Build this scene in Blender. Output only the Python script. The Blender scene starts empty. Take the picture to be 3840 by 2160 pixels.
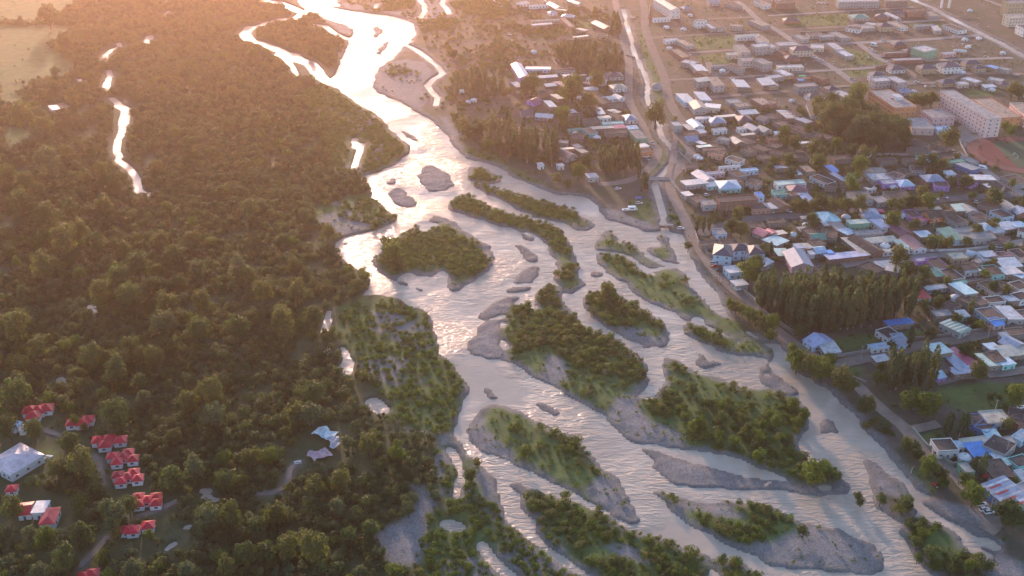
import bpy, bmesh, math, random
import numpy as np
from mathutils import Vector, Matrix

# ------------------------------------------------------------------ camera, sky, sun, exposure
scene = bpy.context.scene
rad = math.radians
CAM_H, PITCH, F_PX = 310.0, rad(28.5), 4200.0          # metres, down-tilt, focal length in photo pixels
cam_data = bpy.data.cameras.new('camera')
cam_data.sensor_width = 36.0
cam_data.lens = 36.0 * F_PX / 3840.0
cam_data.clip_start = 1.0
cam_data.clip_end = 20000.0
cam = bpy.data.objects.new('camera', cam_data)
cam.location = (0, 0, CAM_H)
cam.rotation_euler = (rad(90) - PITCH, 0, 0)
scene.collection.objects.link(cam)
scene.camera = cam

SUN_AZ, SUN_EL = rad(-14.0), rad(11.0)                 # azimuth from +Y, positive to the right
world = bpy.data.worlds.new('World')
scene.world = world
world.use_nodes = True
wn = world.node_tree
wn.nodes.clear()
sky = wn.nodes.new('ShaderNodeTexSky')
sky.sky_type = 'NISHITA'
sky.sun_disc = False
sky.sun_elevation = SUN_EL
sky.sun_rotation = SUN_AZ
sky.altitude = 1800
sky.air_density = 1.0
sky.dust_density = 1.6
sky.ozone_density = 1.5
wb = wn.nodes.new('ShaderNodeBackground')
wb.inputs['Strength'].default_value = 0.15
wo = wn.nodes.new('ShaderNodeOutputWorld')
wn.links.new(sky.outputs[0], wb.inputs['Color'])
wn.links.new(wb.outputs[0], wo.inputs['Surface'])
sun_data = bpy.data.lights.new('sun', 'SUN')
sun_data.energy = 2.5
sun_data.angle = rad(4.0)
sun_data.color = (1.0, 0.66, 0.48)
sun = bpy.data.objects.new('sun', sun_data)
sd = Vector((math.sin(SUN_AZ) * math.cos(SUN_EL), math.cos(SUN_AZ) * math.cos(SUN_EL), math.sin(SUN_EL)))
sun.rotation_euler = sd.to_track_quat('Z', 'Y').to_euler()
sun.location = sd * 3000
scene.collection.objects.link(sun)
scene.view_settings.view_transform = 'Standard'
scene.view_settings.look = 'None'
scene.view_settings.gamma = 1.0
scene.view_settings.exposure = 1.6
scene.view_settings.use_curve_mapping = False
scene.cycles.use_denoising = True
scene.cycles.max_bounces = 6
scene.cycles.transparent_max_bounces = 8
scene.cycles.volume_bounces = 1
HAZE_DENSITY = 0.00015

rng = random.Random(11)
nrg = np.random.default_rng(11)
COL = scene.collection

# ------------------------------------------------------------------ photo pixel -> place on the ground
SP, CP = math.sin(PITCH), math.cos(PITCH)
def at(dx, dy, z=0.0):
    """A pixel of the 2576 px wide photograph to the point where its ray meets height z."""
    u = (dx * 3840.0 / 2576.0 - 1920.0) / F_PX
    v = (dy * 3840.0 / 2576.0 - 1080.0) / F_PX
    fy, fz = CP - v * SP, -SP - v * CP
    t = (z - CAM_H) / fz
    return (u * t, fy * t)
def tl(tile, x, y):
    """Tile pixels (4 columns x 3 rows, 1932 x 1449 each) to photo pixels."""
    return (644.0 * int(tile[0]) + x / 3.0, 483.0 * int(tile[1]) + y / 3.0)
def pts(s):
    """'10:320,0 375,70 11:880,0' -> photo pixels; each item x,y or x,y,extra"""
    out, tile = [], None
    for tok in s.split():
        if ':' in tok:
            tile, tok = tok.split(':')
        v = [float(q) for q in tok.split(',')]
        p = (v[0], v[1]) if tile == 'd' else (1006.2+.3908*v[0], 402.5+.3908*v[1]) if tile == 'e' else tl(tile, v[0], v[1])
        out.append(p + tuple(v[2:]))
    return out
def gp(s, z=0.0):
    return [at(p[0], p[1], z) + tuple(p[2:]) for p in pts(s)]
def px_per_m(dy):
    return 0.00284 * (dy * 1.4907 + 1200.0) / 1.4907

# ------------------------------------------------------------------ mesh and object helpers
def link(name, mesh, mat=None, parent=None, loc=None, rotz=0.0, scale=None):
    o = bpy.data.objects.new(name, mesh)
    COL.objects.link(o)
    if parent: o.parent = parent
    if loc is not None: o.location = loc
    if rotz: o.rotation_euler = (0, 0, rotz)
    if scale is not None: o.scale = scale
    return o
def empty(name, loc, rotz=0.0):
    o = link(name, None, loc=loc, rotz=rotz)
    o.empty_display_size = 0.5
    return o
LABELS = {}
def tag(o, label=None, cat=None, group=None, kind=None):
    if label: o['label'] = label
    if cat: o['category'] = cat
    if group: o['group'] = group
    if kind: o['kind'] = kind
    return o
class MB:
    def __init__(s): s.v, s.f, s.m = [], [], []
    def poly(s, ps, m=0):
        n = len(s.v); s.v += [tuple(p) for p in ps]; s.f.append(tuple(range(n, n + len(ps)))); s.m.append(m)
    def box(s, x0, y0, z0, x1, y1, z1, m=0, bottom=True):
        n = len(s.v)
        s.v += [(x0,y0,z0),(x1,y0,z0),(x1,y1,z0),(x0,y1,z0),(x0,y0,z1),(x1,y0,z1),(x1,y1,z1),(x0,y1,z1)]
        fs = [(4,5,6,7),(0,1,5,4),(1,2,6,5),(2,3,7,6),(3,0,4,7)]
        if bottom: fs.append((3,2,1,0))
        s.f += [tuple(n + i for i in q) for q in fs]; s.m += [m] * len(fs)
    def lathe(s, prof, n=12, c=(0,0,0), m=0, axis='z'):
        b = len(s.v)
        for r, z in prof:
            for k in range(n):
                a = 2 * math.pi * k / n
                p = (r*math.cos(a), r*math.sin(a), z)
                if axis == 'x': p = (p[2], p[0], p[1])
                if axis == 'y': p = (p[0], p[2], p[1])
                s.v.append((c[0]+p[0], c[1]+p[1], c[2]+p[2]))
        for j in range(len(prof)-1):
            for k in range(n):
                k2 = (k+1) % n
                s.f.append((b+j*n+k, b+j*n+k2, b+(j+1)*n+k2, b+(j+1)*n+k)); s.m.append(m)
        s.f.append(tuple(b+k for k in range(n))[::-1]); s.m.append(m)
        s.f.append(tuple(b+(len(prof)-1)*n+k for k in range(n))); s.m.append(m)
    def tube(s, path, n=6, m=0):
        """path of (x,y,z,r)"""
        b = len(s.v)
        for i, (x, y, z, r) in enumerate(path):
            a0 = Vector(path[max(0,i-1)][:3]); a1 = Vector(path[min(len(path)-1,i+1)][:3])
            d = (a1-a0).normalized()
            e = d.orthogonal().normalized(); g = d.cross(e)
            for k in range(n):
                a = 2*math.pi*k/n
                q = Vector((x,y,z)) + (e*math.cos(a)+g*math.sin(a))*r
                s.v.append(tuple(q))
        for j in range(len(path)-1):
            for k in range(n):
                k2 = (k+1) % n
                s.f.append((b+j*n+k, b+j*n+k2, b+(j+1)*n+k2, b+(j+1)*n+k)); s.m.append(m)
        s.f.append(tuple(b+(len(path)-1)*n+k for k in range(n))); s.m.append(m)
    def mesh(s, name, mats, smooth=False):
        me = bpy.data.meshes.new(name)
        me.from_pydata(s.v, [], s.f)
        for m in (mats if isinstance(mats, (list, tuple)) else [mats]): me.materials.append(m)
        me.polygons.foreach_set('material_index', s.m)
        if smooth: me.polygons.foreach_set('use_smooth', [True]*len(s.f))
        me.update()
        return me
    def build(s, name, mats, parent=None, smooth=False, **k):
        return link(name, s.mesh(name, mats, smooth), parent=parent, **k)

# ------------------------------------------------------------------ material helpers
def new_mat(name):
    m = bpy.data.materials.new(name); m.use_nodes = True
    nt = m.node_tree
    return m, nt, nt.nodes['Principled BSDF'], nt.nodes['Material Output']
def N(nt, t, **k):
    n = nt.nodes.new(t)
    for a, b in k.items(): setattr(n, a, b)
    return n
def ramp(nt, stops, src):
    r = N(nt, 'ShaderNodeValToRGB')
    el = r.color_ramp.elements
    el[0].position, el[0].color = stops[0][0], tuple(stops[0][1]) + (1,)
    el[1].position, el[1].color = stops[-1][0], tuple(stops[-1][1]) + (1,)
    for p, c in stops[1:-1]:
        e = el.new(p); e.color = tuple(c) + (1,)
    nt.links.new(src, r.inputs[0])
    return r.outputs[0]
def noise(nt, scale, detail=4.0, rough=0.6, coord='Object', dist=0.0):
    tc = N(nt, 'ShaderNodeTexCoord')
    n = N(nt, 'ShaderNodeTexNoise')
    n.inputs['Scale'].default_value = scale
    n.inputs['Detail'].default_value = detail
    n.inputs['Roughness'].default_value = rough
    n.inputs['Distortion'].default_value = dist
    nt.links.new(tc.outputs[coord], n.inputs['Vector'])
    return n.outputs[0]
def mixc(nt, fac, a, b, blend='MIX'):
    m = N(nt, 'ShaderNodeMix', data_type='RGBA', blend_type=blend)
    for sock, val in ((m.inputs[0], fac), (m.inputs[6], a), (m.inputs[7], b)):
        if isinstance(val, (int, float)): sock.default_value = val
        elif isinstance(val, tuple): sock.default_value = val + (1,) if len(val) == 3 else val
        else: nt.links.new(val, sock)
    return m.outputs[2]
def math_n(nt, op, a, b=None, clamp=False):
    m = N(nt, 'ShaderNodeMath', operation=op, use_clamp=clamp)
    for i, val in enumerate((a, b)):
        if val is None: continue
        if isinstance(val, (int, float)): m.inputs[i].default_value = val
        else: nt.links.new(val, m.inputs[i])
    return m.outputs[0]
def bump(nt, bs, h, strength, dist):
    b = N(nt, 'ShaderNodeBump')
    b.inputs['Strength'].default_value = strength
    b.inputs['Distance'].default_value = dist
    nt.links.new(h, b.inputs['Height'])
    nt.links.new(b.outputs[0], bs.inputs['Normal'])
def attr(nt, name):
    a = N(nt, 'ShaderNodeAttribute', attribute_name=name)
    return a.outputs['Fac']
_mats = {}
def plain(key, col, rough=0.7, metal=0.0, var=0.25, scale=0.35, stain=True):
    """A painted or plastered surface: base colour with blotchy wear and fine grain."""
    if key in _mats: return _mats[key]
    m, nt, bs, out = new_mat(key)
    dark = tuple(c*(1-var) for c in col); light = tuple(min(1, c*(1+var*0.7)) for c in col)
    oi = N(nt, 'ShaderNodeObjectInfo')
    tc = N(nt, 'ShaderNodeTexCoord')
    mp = N(nt, 'ShaderNodeVectorMath', operation='ADD')
    sc_ = N(nt, 'ShaderNodeVectorMath', operation='SCALE'); sc_.inputs[3].default_value = 37.0
    cmb = N(nt, 'ShaderNodeCombineXYZ')
    nt.links.new(oi.outputs['Random'], cmb.inputs[0]); nt.links.new(oi.outputs['Random'], cmb.inputs[1])
    nt.links.new(cmb.outputs[0], sc_.inputs[0])
    nt.links.new(tc.outputs['Object'], mp.inputs[0]); nt.links.new(sc_.outputs[0], mp.inputs[1])
    n1 = N(nt, 'ShaderNodeTexNoise'); n1.inputs['Scale'].default_value = scale; n1.inputs['Detail'].default_value = 5
    n1.inputs['Roughness'].default_value = 0.65
    nt.links.new(mp.outputs[0], n1.inputs['Vector'])
    c = ramp(nt, [(0.3, dark), (0.5, col), (0.7, light)], n1.outputs[0])
    v = math_n(nt, 'MULTIPLY_ADD', oi.outputs['Random'], 0.3); v.node.inputs[2].default_value = 0.85
    hs = N(nt, 'ShaderNodeHueSaturation'); nt.links.new(c, hs.inputs['Color']); nt.links.new(v, hs.inputs['Value'])
    nt.links.new(hs.outputs[0], bs.inputs['Base Color'])
    bs.inputs['Roughness'].default_value = rough
    bs.inputs['Metallic'].default_value = metal
    _mats[key] = m
    return m
def sheet(key, col, axis=0):
    """Corrugated, slightly weathered sheet metal."""
    if key in _mats: return _mats[key]
    m = plain(key, col, rough=0.45, var=0.38, scale=0.4)
    nt = m.node_tree; bs = nt.nodes['Principled BSDF']
    tc = N(nt, 'ShaderNodeTexCoord')
    w = N(nt, 'ShaderNodeTexWave', wave_type='BANDS', bands_direction='X')
    w.inputs['Scale'].default_value = 1.1; w.inputs['Distortion'].default_value = 0.0
    nt.links.new(tc.outputs['Object'], w.inputs['Vector'])
    bump(nt, bs, w.outputs[0], 0.5, 0.05)
    return m

# ------------------------------------------------------------------ terrain raster (metres)
CELL = 1.6
GX0, GX1, GY0, GY1 = -660.0, 660.0, 300.0, 1330.0
NX, NY = int((GX1-GX0)/CELL)+1, int((GY1-GY0)/CELL)+1
xs = GX0 + CELL*np.arange(NX); ys = GY0 + CELL*np.arange(NY)
XX, YY = np.meshgrid(xs, ys)
def vnoise(scale, seed, octaves=4):
    """Smooth value noise over the raster, about 0..1"""
    r = np.random.default_rng(seed); out = np.zeros((NY, NX)); amp, tot = 1.0, 0.0
    for o in range(octaves):
        sx = XX/scale; sy = YY/scale
        ix = np.floor(sx).astype(int); iy = np.floor(sy).astype(int)
        fx = sx-ix; fy = sy-iy; fx = fx*fx*(3-2*fx); fy = fy*fy*(3-2*fy)
        t = r.random((512, 512))
        a = t[iy % 512, ix % 512]; b = t[iy % 512, (ix+1) % 512]; c = t[(iy+1) % 512, ix % 512]; d = t[(iy+1) % 512, (ix+1) % 512]
        out += amp*((a*(1-fx)+b*fx)*(1-fy)+(c*(1-fx)+d*fx)*fy); tot += amp
        amp *= 0.55; scale *= 0.5
    return out/tot
def inside(poly):
    """Boolean raster of a ground polygon"""
    p = np.array([q[:2] for q in poly])
    m = np.zeros((NY, NX), bool)
    j0 = max(0, int((p[:,1].min()-GY0)/CELL)); j1 = min(NY, int((p[:,1].max()-GY0)/CELL)+2)
    i0 = max(0, int((p[:,0].min()-GX0)/CELL)); i1 = min(NX, int((p[:,0].max()-GX0)/CELL)+2)
    if j1 <= j0 or i1 <= i0: return m
    X = XX[j0:j1, i0:i1]; Y = YY[j0:j1, i0:i1]
    s = np.zeros(X.shape, bool)
    n = len(p)
    for a in range(n):
        x1, y1 = p[a]; x2, y2 = p[(a+1) % n]
        if y1 == y2: continue
        c = (y1 > Y) != (y2 > Y)
        s ^= c & (X < (x2-x1)*(Y-y1)/(y2-y1)+x1)
    m[j0:j1, i0:i1] = s
    return m
def stroke(path, w):
    m = np.zeros((NY, NX), bool)
    for a, b in zip(path[:-1], path[1:]):
        r = w/2.0
        x0, x1 = min(a[0], b[0])-r, max(a[0], b[0])+r; y0, y1 = min(a[1], b[1])-r, max(a[1], b[1])+r
        j0 = max(0, int((y0-GY0)/CELL)); j1 = min(NY, int((y1-GY0)/CELL)+2)
        i0 = max(0, int((x0-GX0)/CELL)); i1 = min(NX, int((x1-GX0)/CELL)+2)
        if j1 <= j0 or i1 <= i0: continue
        X = XX[j0:j1, i0:i1]; Y = YY[j0:j1, i0:i1]
        dx, dy = b[0]-a[0], b[1]-a[1]; L = dx*dx+dy*dy+1e-9
        t = np.clip(((X-a[0])*dx+(Y-a[1])*dy)/L, 0, 1)
        m[j0:j1, i0:i1] |= (X-a[0]-t*dx)**2+(Y-a[1]-t*dy)**2 < r*r
    return m
def blur(a, n=1):
    a = a.astype(float)
    for _ in range(n):
        a = np.pad(a, 1, mode='edge')
        a = (a[:-2,1:-1]+2*a[1:-1,1:-1]+a[2:,1:-1])/4 if False else (a[:-2]+2*a[1:-1]+a[2:])/4
        a = (a[:,:-2]+2*a[:,1:-1]+a[:,2:])/4
    return a
def jig(poly, amp=2.0, step=9.0, seed=0):
    """Break long straight traced edges into uneven ones"""
    r = random.Random(seed); out = []
    n = len(poly)
    for i in range(n):
        a, b = poly[i], poly[(i+1) % n]
        L = math.hypot(b[0]-a[0], b[1]-a[1]); k = max(1, min(12, int(L/step)))
        for q in range(k):
            t = q/k
            s = 0 if q == 0 else amp
            out.append((a[0]+(b[0]-a[0])*t+r.uniform(-s, s), a[1]+(b[1]-a[1])*t+r.uniform(-s, s)))
    return out

RIVER = """10:250,-110 320,0 375,70 470,108 560,150 700,190 738,225 728,262 695,300 680,380 640,470 600,560 560,605 500,590 545,625 640,680 740,760 830,810
910,850 960,900 1000,960 1060,1000 1110,1050 1165,1090 1170,1140 1100,1190 1020,1250 940,1290 820,1310 830,1370 870,1420 11:880,0 900,50 950,80 990,130
1060,170 1075,195 1000,240 860,290 760,310 650,340 610,370 605,430 650,490 700,530 760,570 820,600 865,670 850,720 790,780 860,775 920,760 1000,780 1100,800
1180,860 1260,870 1310,920 1330,1000 1370,1120 1390,1220 1440,1240 1490,1300 1540,1370 1600,1430 12:1610,0 1618,60 1560,130 1520,220 1500,330 1500,380
1560,440 1600,520 1680,580 1740,640 1820,690 1830,760 1840,850 1870,915 22:0,1060 60,1090 120,1160 190,1200 230,1250 330,1320 430,1390 520,1449 640,1600
32:1400,1700 1200,1400 1110,1330 1090,1270 1040,1200 1010,1140 985,1090 1005,1060 1000,1030 930,1000 880,960 800,930 790,890 800,800 770,740 740,660 712,560
720,535 800,570 860,620 920,680 980,700 1030,690 1020,660 960,600 900,530 860,470 790,400 730,350 700,320 690,260 640,210 560,150 520,110 480,60 440,20
31:360,1449 330,1400 230,1370 170,1310 160,1230 100,1140 0,1130 21:1880,1090 1800,1050 1720,1010 1640,930 1610,870 1570,800 1510,720 1480,690 1440,640
1400,590 1380,530 1340,470 1310,400 1300,340 1280,310 1190,300 1100,290 1000,300 950,260 850,240 710,205 665,150 650,100 600,60 540,30 450,20 330,15
10:1932,1330 1850,1270 1720,1220 1580,1190 1540,1150 1480,1090 1440,1010 1380,950 1320,900 1230,850 1130,790 1030,740 900,690 885,620 895,560 920,510 970,480
1030,440 1080,390 1100,350 1150,330 1200,260 1205,220 1180,170 1120,140 1000,115 860,95 700,75 560,50 630,40 605,0 560,-110"""
# land inside the river: (outline, 'g' bare gravel bar or 'v' overgrown island)
LAND = [
('g', "10:885,185 930,200 960,235 915,280 890,285"), ('g', "10:1000,293 1020,310 985,360 930,405 900,400 930,350"),
('g', "10:1060,970 1130,980 1210,1020 1255,1050 1180,1060 1120,1020"),
('g', "10:1290,1240 1350,1235 1420,1280 1480,1310 1500,1370 1520,1390 1440,1430 1330,1449 1270,1420 1220,1370 1215,1310"),
('g', "10:990,1449 1080,1400 1140,1440 11:1200,40 1215,90 1150,115 1080,100 1010,60 975,10"),
('g', "10:945,1370 1050,1320 1070,1365 980,1385"),
('v', """11:865,510 900,470 950,430 970,380 1050,340 1160,270 1230,235 1260,225 1250,290 1290,290 1330,250 1400,240 1290,210 1350,150 1480,205 1560,270 1640,320 1720,370
1780,420 1810,480 1800,540 1760,590 1690,630 1620,680 1530,745 1450,740 1450,680 1440,610 1400,560 1330,650 1150,600 1060,670 980,640 920,590 870,540"""),
('g', "11:1350,150 1480,205 1560,270 1640,320 1720,370 1780,420 1810,480 1730,500 1680,400 1560,310 1400,230 1330,200"),
('g', "11:1050,655 1160,690 1250,720 1310,760 1200,725 1060,690"), ('g', "11:640,380 720,365 680,400 650,400"),
('g', "e:735,520 800,545 860,590 900,650 840,655 780,620 760,570"), ('g', "e:705,800 760,730 830,680 905,672 900,740 870,785 720,800"),
('g', "e:655,852 700,815 870,790 840,832 700,850"),
('g', "e:485,1010 520,970 600,910 690,870 780,865 720,930 680,980 530,1030"),
('g', "e:425,1180 450,1140 500,1110 500,1060 540,1035 670,1000 642,1080 652,1160 685,1225 740,1310 640,1280 520,1260 450,1250"),
('v', "e:440,40 520,40 600,70 665,130 600,150 500,140 445,130"),
('v', "e:455,150 540,150 620,170 700,190 820,220 940,260 1050,290 1160,320 1180,360 1260,400 1255,430 1200,455 1130,445 1050,400 900,370 760,320 680,270 600,230 470,170"),
('v', """e:310,290 350,240 430,195 500,250 560,285 700,330 850,375 930,395 1040,435 1080,500 1115,560 1140,650 1158,700 1158,750 1215,790 1180,810 1130,860 1060,850 1030,800 985,765
990,735 1020,690 1005,640 960,600 955,545 900,495 850,465 740,445 620,415 500,375 400,345 310,312"""),
('v', """e:960,775 990,790 1040,835 1080,930 1150,1000 1180,1060 1280,1110 1420,1150 1530,1240 1590,1300 1610,1400 1650,1440 1690,1350 1655,1280 1690,1250 1750,1260 1840,1310 1900,1350 1950,1370
2100,1410 2200,1449 22:1932,30 32:60,60 160,100 230,100 290,150 320,230 320,320 270,380 240,450 260,520 310,570 370,600 440,590 510,620 560,680 550,730 450,760 330,770 200,720 100,690 0,650 22:1850,630 1780,590
1720,560 1600,530 1450,510 1320,490 1200,480 1100,450 930,440 850,400 780,340 720,270 700,240 600,180 500,130 400,70 300,0 e:990,1449 900,1410 800,1350 740,1315 690,1225 672,1150 680,1050 690,990 730,940 840,910 870,870 930,800"""),
('g', """22:930,460 1060,480 1190,520 1290,550 1400,590 1500,610 1600,640 1750,680 1932,700 32:100,715 200,735 330,780 480,790 560,720 605,700 625,770 640,835 550,830 400,840
250,830 130,800 0,790 22:1800,795 1650,790 1400,770 1260,765 1190,740 1130,690 1060,640 1040,590 1110,600 1020,530"""),
('v', """22:1010,780 1100,790 1200,820 1280,850 1400,860 1500,880 1600,870 1932,890 32:90,940 180,990 230,1020 330,1040 440,1060 560,1080 640,1130 700,1160 790,1180 850,1240
890,1310 880,1380 840,1420 740,1449 600,1420 400,1400 200,1390 0,1370 22:1880,1320 1720,1250 1600,1200 1500,1130 1400,1100 1300,1040 1220,980 1160,920 1130,850 1060,820"""),
('v', "22:1540,1280 1620,1290 1750,1330 1850,1390 1932,1449 2040,1620 1640,1620 1560,1449 1535,1400"),
('v', """12:1700,170 1760,130 1850,140 1932,165 22:60,190 160,240 250,290 340,330 470,370 530,430 560,480 640,540 680,620 760,660 810,700 850,780 900,870 940,960 1000,1050
860,1040 830,1020 700,940 600,890 500,830 360,770 200,690 100,640 0,600 12:1850,560 1720,520 1640,470 1590,400 1580,330 1620,250 1670,200"""),
('g', "12:1710,0 1720,60 1740,108 1800,112 1880,98 1780,30 1730,0"), ('g', "22:170,120 230,115 300,150 370,200 370,235 290,240 200,190"),
('v', """12:1895,715 22:60,720 200,785 350,845 440,850 560,900 680,970 790,1030 870,1080 950,1110 1100,1140 1260,1190 1270,1230 1390,1240 1480,1270 1492,1330 1490,1449 1540,1620
760,1620 600,1449 500,1380 400,1300 260,1210 210,1160 160,1080 100,970 70,850 20,790 12:1900,780"""),
('v', """e:1175,880 1200,840 1240,825 1280,850 1300,870 1310,810 1350,795 1400,840 1500,910 1600,970 1700,1030 1730,1080 1735,1160 1680,1210 1640,1200 1690,1250 1640,1250 1560,1210 1450,1150
1400,1110 1300,1060 1230,1010 1180,950"""),
('m', """e:1258,560 1268,510 1290,495 1285,470 1330,432 1370,448 1432,500 1390,510 1530,535 1575,575 1600,545 1670,560 1660,510 1640,490 1715,455 1740,480 1745,545 1785,600 1810,655 1790,680 1860,760 1870,800
1930,860 2000,940 2090,1000 2200,1080 2330,1150 2420,1230 2400,1265 2330,1270 2200,1255 2050,1230 1930,1170 1830,1120 1815,1080 1830,1035 1780,990 1650,930 1500,860 1470,810 1390,760 1330,720 1260,660 1256,600"""),
('g', "e:1820,1180 1900,1220 1980,1270 1950,1290 1880,1230"), ('g', "e:2000,1275 2090,1300 2080,1320 2030,1310"),
('g', "e:1890,1270 2000,1300 2080,1340 1960,1340 1900,1310"), ('g', "e:1215,720 1250,695 1330,740 1290,750 1220,750"), ('g', "e:2290,1290 2340,1330 2350,1380 2420,1449 2340,1449 2300,1380"),
('g', "e:740,440 860,490 880,530 800,510"),
('g', "32:390,250 440,250 500,250 550,340 540,380 470,350 440,390 385,370 390,290"), ('g', "32:310,400 350,395 430,440 350,420"),
('g', "31:0,1180 50,1190 60,1230 20,1290 40,1350 150,1430 32:230,30 250,70 160,90 60,50 0,0"),
]
CREEKS = [   # (path, width in metres)
("10:20,-60 60,0 200,20 320,75 360,95 280,140 200,140 80,170 0,205 00:1880,200 1845,245 1880,300 10:0,310 110,345 200,385 300,430 400,470 460,520 490,580 560,620", 10),
("10:280,410 330,450 420,480 470,560", 12), ("10:430,180 520,190 600,250 690,290", 6), ("10:1240,-60 1240,0 1270,30 1275,80 1235,130", 6),
("10:1460,-60 1400,20 1440,60 1460,100", 6), ("10:910,20 900,60", 4), ("10:1150,340 1230,380 1300,440 1370,490 1410,550 1340,590 1290,640 1330,690 1370,730 1360,790", 5.5),
("10:160,400 230,440 280,510 310,570", 5), ("00:1255,0 1275,20", 4), ("00:1275,80 1245,120", 5), ("00:1130,270 1110,320", 8), ("00:895,320 905,350 840,370 795,410 790,455", 5),
("00:820,525 832,570 805,620", 5), ("00:805,620 800,680", 6.5), ("00:840,735 880,765 900,790", 6), ("00:900,790 950,820 940,880 930,930", 8), ("00:930,930 915,1000 890,1050 880,1130 900,1180", 5),
("00:885,1200 930,1230 990,1280 1030,1340 1045,1440 01:1100,12", 5.2), ("01:1100,12 1180,10", 6), ("01:690,850 690,935", 5), ("01:600,1110 620,1080", 3), ("01:455,1390 465,1440", 4),
("11:555,890 540,950 515,1050", 4), ("11:540,1150 530,1220", 2.5), ("12:885,130 950,190", 8), ("12:1540,700 1525,790 1500,860", 3.5), ("12:1430,1040 1540,1080", 6), ("12:1700,1200 1760,1290 1840,1380 1932,1449 22:60,1540", 5),
("10:745,1040 750,1110 800,1080 770,1170 735,1260", 5), ("02:1500,790 1600,795", 3), ("02:1500,860 1560,850 1650,865", 3.4), ("02:1285,890 1350,850", 2.8), ("02:1380,1075 1450,1070", 3.4), ("02:1250,1240 1320,1190", 3.4),
("21:635,440 740,450 850,465 940,520 1000,580 1040,610 1090,620", 2.6), ("21:1000,430 1020,470 1080,490 1110,520 1200,540 1250,550", 3), ("21:1020,580 1100,575 1200,560", 2.4),
("21:1310,965 1400,975 1480,1010 1560,1040 1640,1090 1700,1110 1740,1160", 2.0), ("21:1350,930 1420,980 1530,1050", 1.9), ("21:1400,930 1440,980", 2.2),
("e:1640,1215 1645,1290 1655,1370 1650,1449 22:1060,40 1010,80", 6.5), ("21:150,820 180,880", 2.5),
("20:840,60 860,150 890,250 920,380 970,490 1010,570 1025,640 1020,720 1045,790 1090,880 1115,940 1120,1010 1180,1080 1230,1140 1220,1210 1160,1280 1100,1340 1080,1380 1090,1449 21:1100,0 1120,100 1140,180 1150,265 1170,310 1250,340", 4.4),
("32:1000,680 1060,740 1100,800 1120,880 1150,930", 4), ("32:1400,1060 1480,1120 1560,1170 1640,1170 1720,1220", 5), ("32:1500,1180 1560,1250 1680,1290", 4), ("32:1160,830 1230,850", 3),
("30:1060,-30 1110,0 1240,50 1340,110 1460,170 1560,220 1650,270 1760,320 1880,390 1990,450", 7),
]
POOLS = ["11:620,1125 660,1150 700,1210 745,1280 740,1340 710,1380 660,1350 610,1310 650,1280 650,1210", "12:1400,460 1490,470 1540,540 1565,590 1570,710 1540,710 1500,600 1450,520",
"32:1080,1000 1140,960 1150,900 1210,930 1280,970 1330,1010 1400,1040 1480,1080 1380,1080 1280,1030 1180,1020"]

river = inside(jig(gp(RIVER), 1.8, 5, 1))
water = river.copy()
veg_island = np.zeros_like(water); bar = np.zeros_like(water); meadow = np.zeros_like(water)
for i, (k, s) in enumerate(LAND):
    m = inside(jig(gp(s), 1.9, 4.5, i+5))
    water &= ~m
    if k == 'v': veg_island |= m
    elif k == 'm': meadow |= m
    else: bar |= m
for s, w in CREEKS: water |= stroke(gp(s), w)
for s in POOLS: water |= inside(jig(gp(s), 0.8, 6, 3))
wb1 = blur(water, 2)
near1 = blur(water, 14)            # about 8 m of bank
near2 = blur(water, 60)            # about 20 m of bank
n_big, n_mid, n_fine = vnoise(60, 1), vnoise(22, 2), vnoise(7, 3)
n_rag = vnoise(4.2, 9, 2)

# ---- ground cover
GRAVEL = ["21:250,1220 330,1230 420,1330 430,1420 300,1449 200,1400", """22:720,200 780,330 930,440 1320,490 1310,400 1180,310 1000,230 960,160 1010,90 1120,20 1100,-40
1000,-20 930,60 800,80""", "21:780,1000 900,1010 1050,1100 1190,1060 1190,1120 1090,1180 1140,1220 1000,1190 860,1110", "22:540,800 700,660 760,660 1000,1050 830,1020 640,900",
"12:1580,330 1620,250 1700,170 1740,250 1730,330 1800,400 1932,500 22:60,600 0,600 12:1850,560 1720,520 1640,470 1590,400", "22:620,1180 900,1200 1060,1340 1050,1370 840,1320 700,1230",
"22:1130,850 1280,870 1590,890 1780,1010 1500,1000 1290,930 1450,1060 1480,1120 1220,980 1160,920", "32:0,1200 330,1040 640,1130 850,1240 890,1310 840,1420 740,1449 400,1400 0,1370 22:1720,1250 1850,1190",
"11:870,890 960,880 1080,920 1160,980 1200,1080 1250,1180 1150,1180 1070,1120 1000,1000", "12:1130,740 1260,760 1380,900 1280,1000 1290,1180 1210,1380 980,1350 960,1250 880,1150 1000,1060 1200,960 1210,800",
"12:1530,-20 1610,0 1618,60 1560,130 1520,220 1540,60", "11:580,250 760,235 860,270 650,335", "10:650,880 780,870 890,910 840,970 760,1000 700,950", "10:870,1080 940,1080 960,1230 870,1240", "10:540,390 600,360 660,350 640,420 560,420",
"10:480,140 700,190 738,225 728,262 640,250 560,190", "10:620,10 860,50 880,80 700,70", "10:880,80 1200,90 1220,150 1100,120", "10:890,560 1000,470 1150,440 1300,480 1340,560 1270,660 1290,760 1230,850 1030,740 900,690",
"10:1280,-30 1400,0 1430,80 1380,140 1250,140", "10:1380,850 1480,930 1560,1100 1600,1200 1480,1090 1400,960", "31:0,1180 60,1230 40,1350 150,1430 32:250,70 0,40", "32:720,590 800,650 1000,800 1030,860 900,850 800,780 740,660",
"32:1200,850 1400,900 1700,1000 1750,1090 1500,1060 1300,960", "32:1450,1250 1700,1250 1932,1350 1932,1500 1700,1500 1600,1350", "21:1800,1060 1932,1130 31:0,1130 60,1180 0,1190 21:1850,1120",
"21:700,210 1000,300 1100,300 1060,250 850,150 680,120", "12:1580,640 1680,600 1820,700 1830,850 1720,880 1650,740"]
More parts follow.
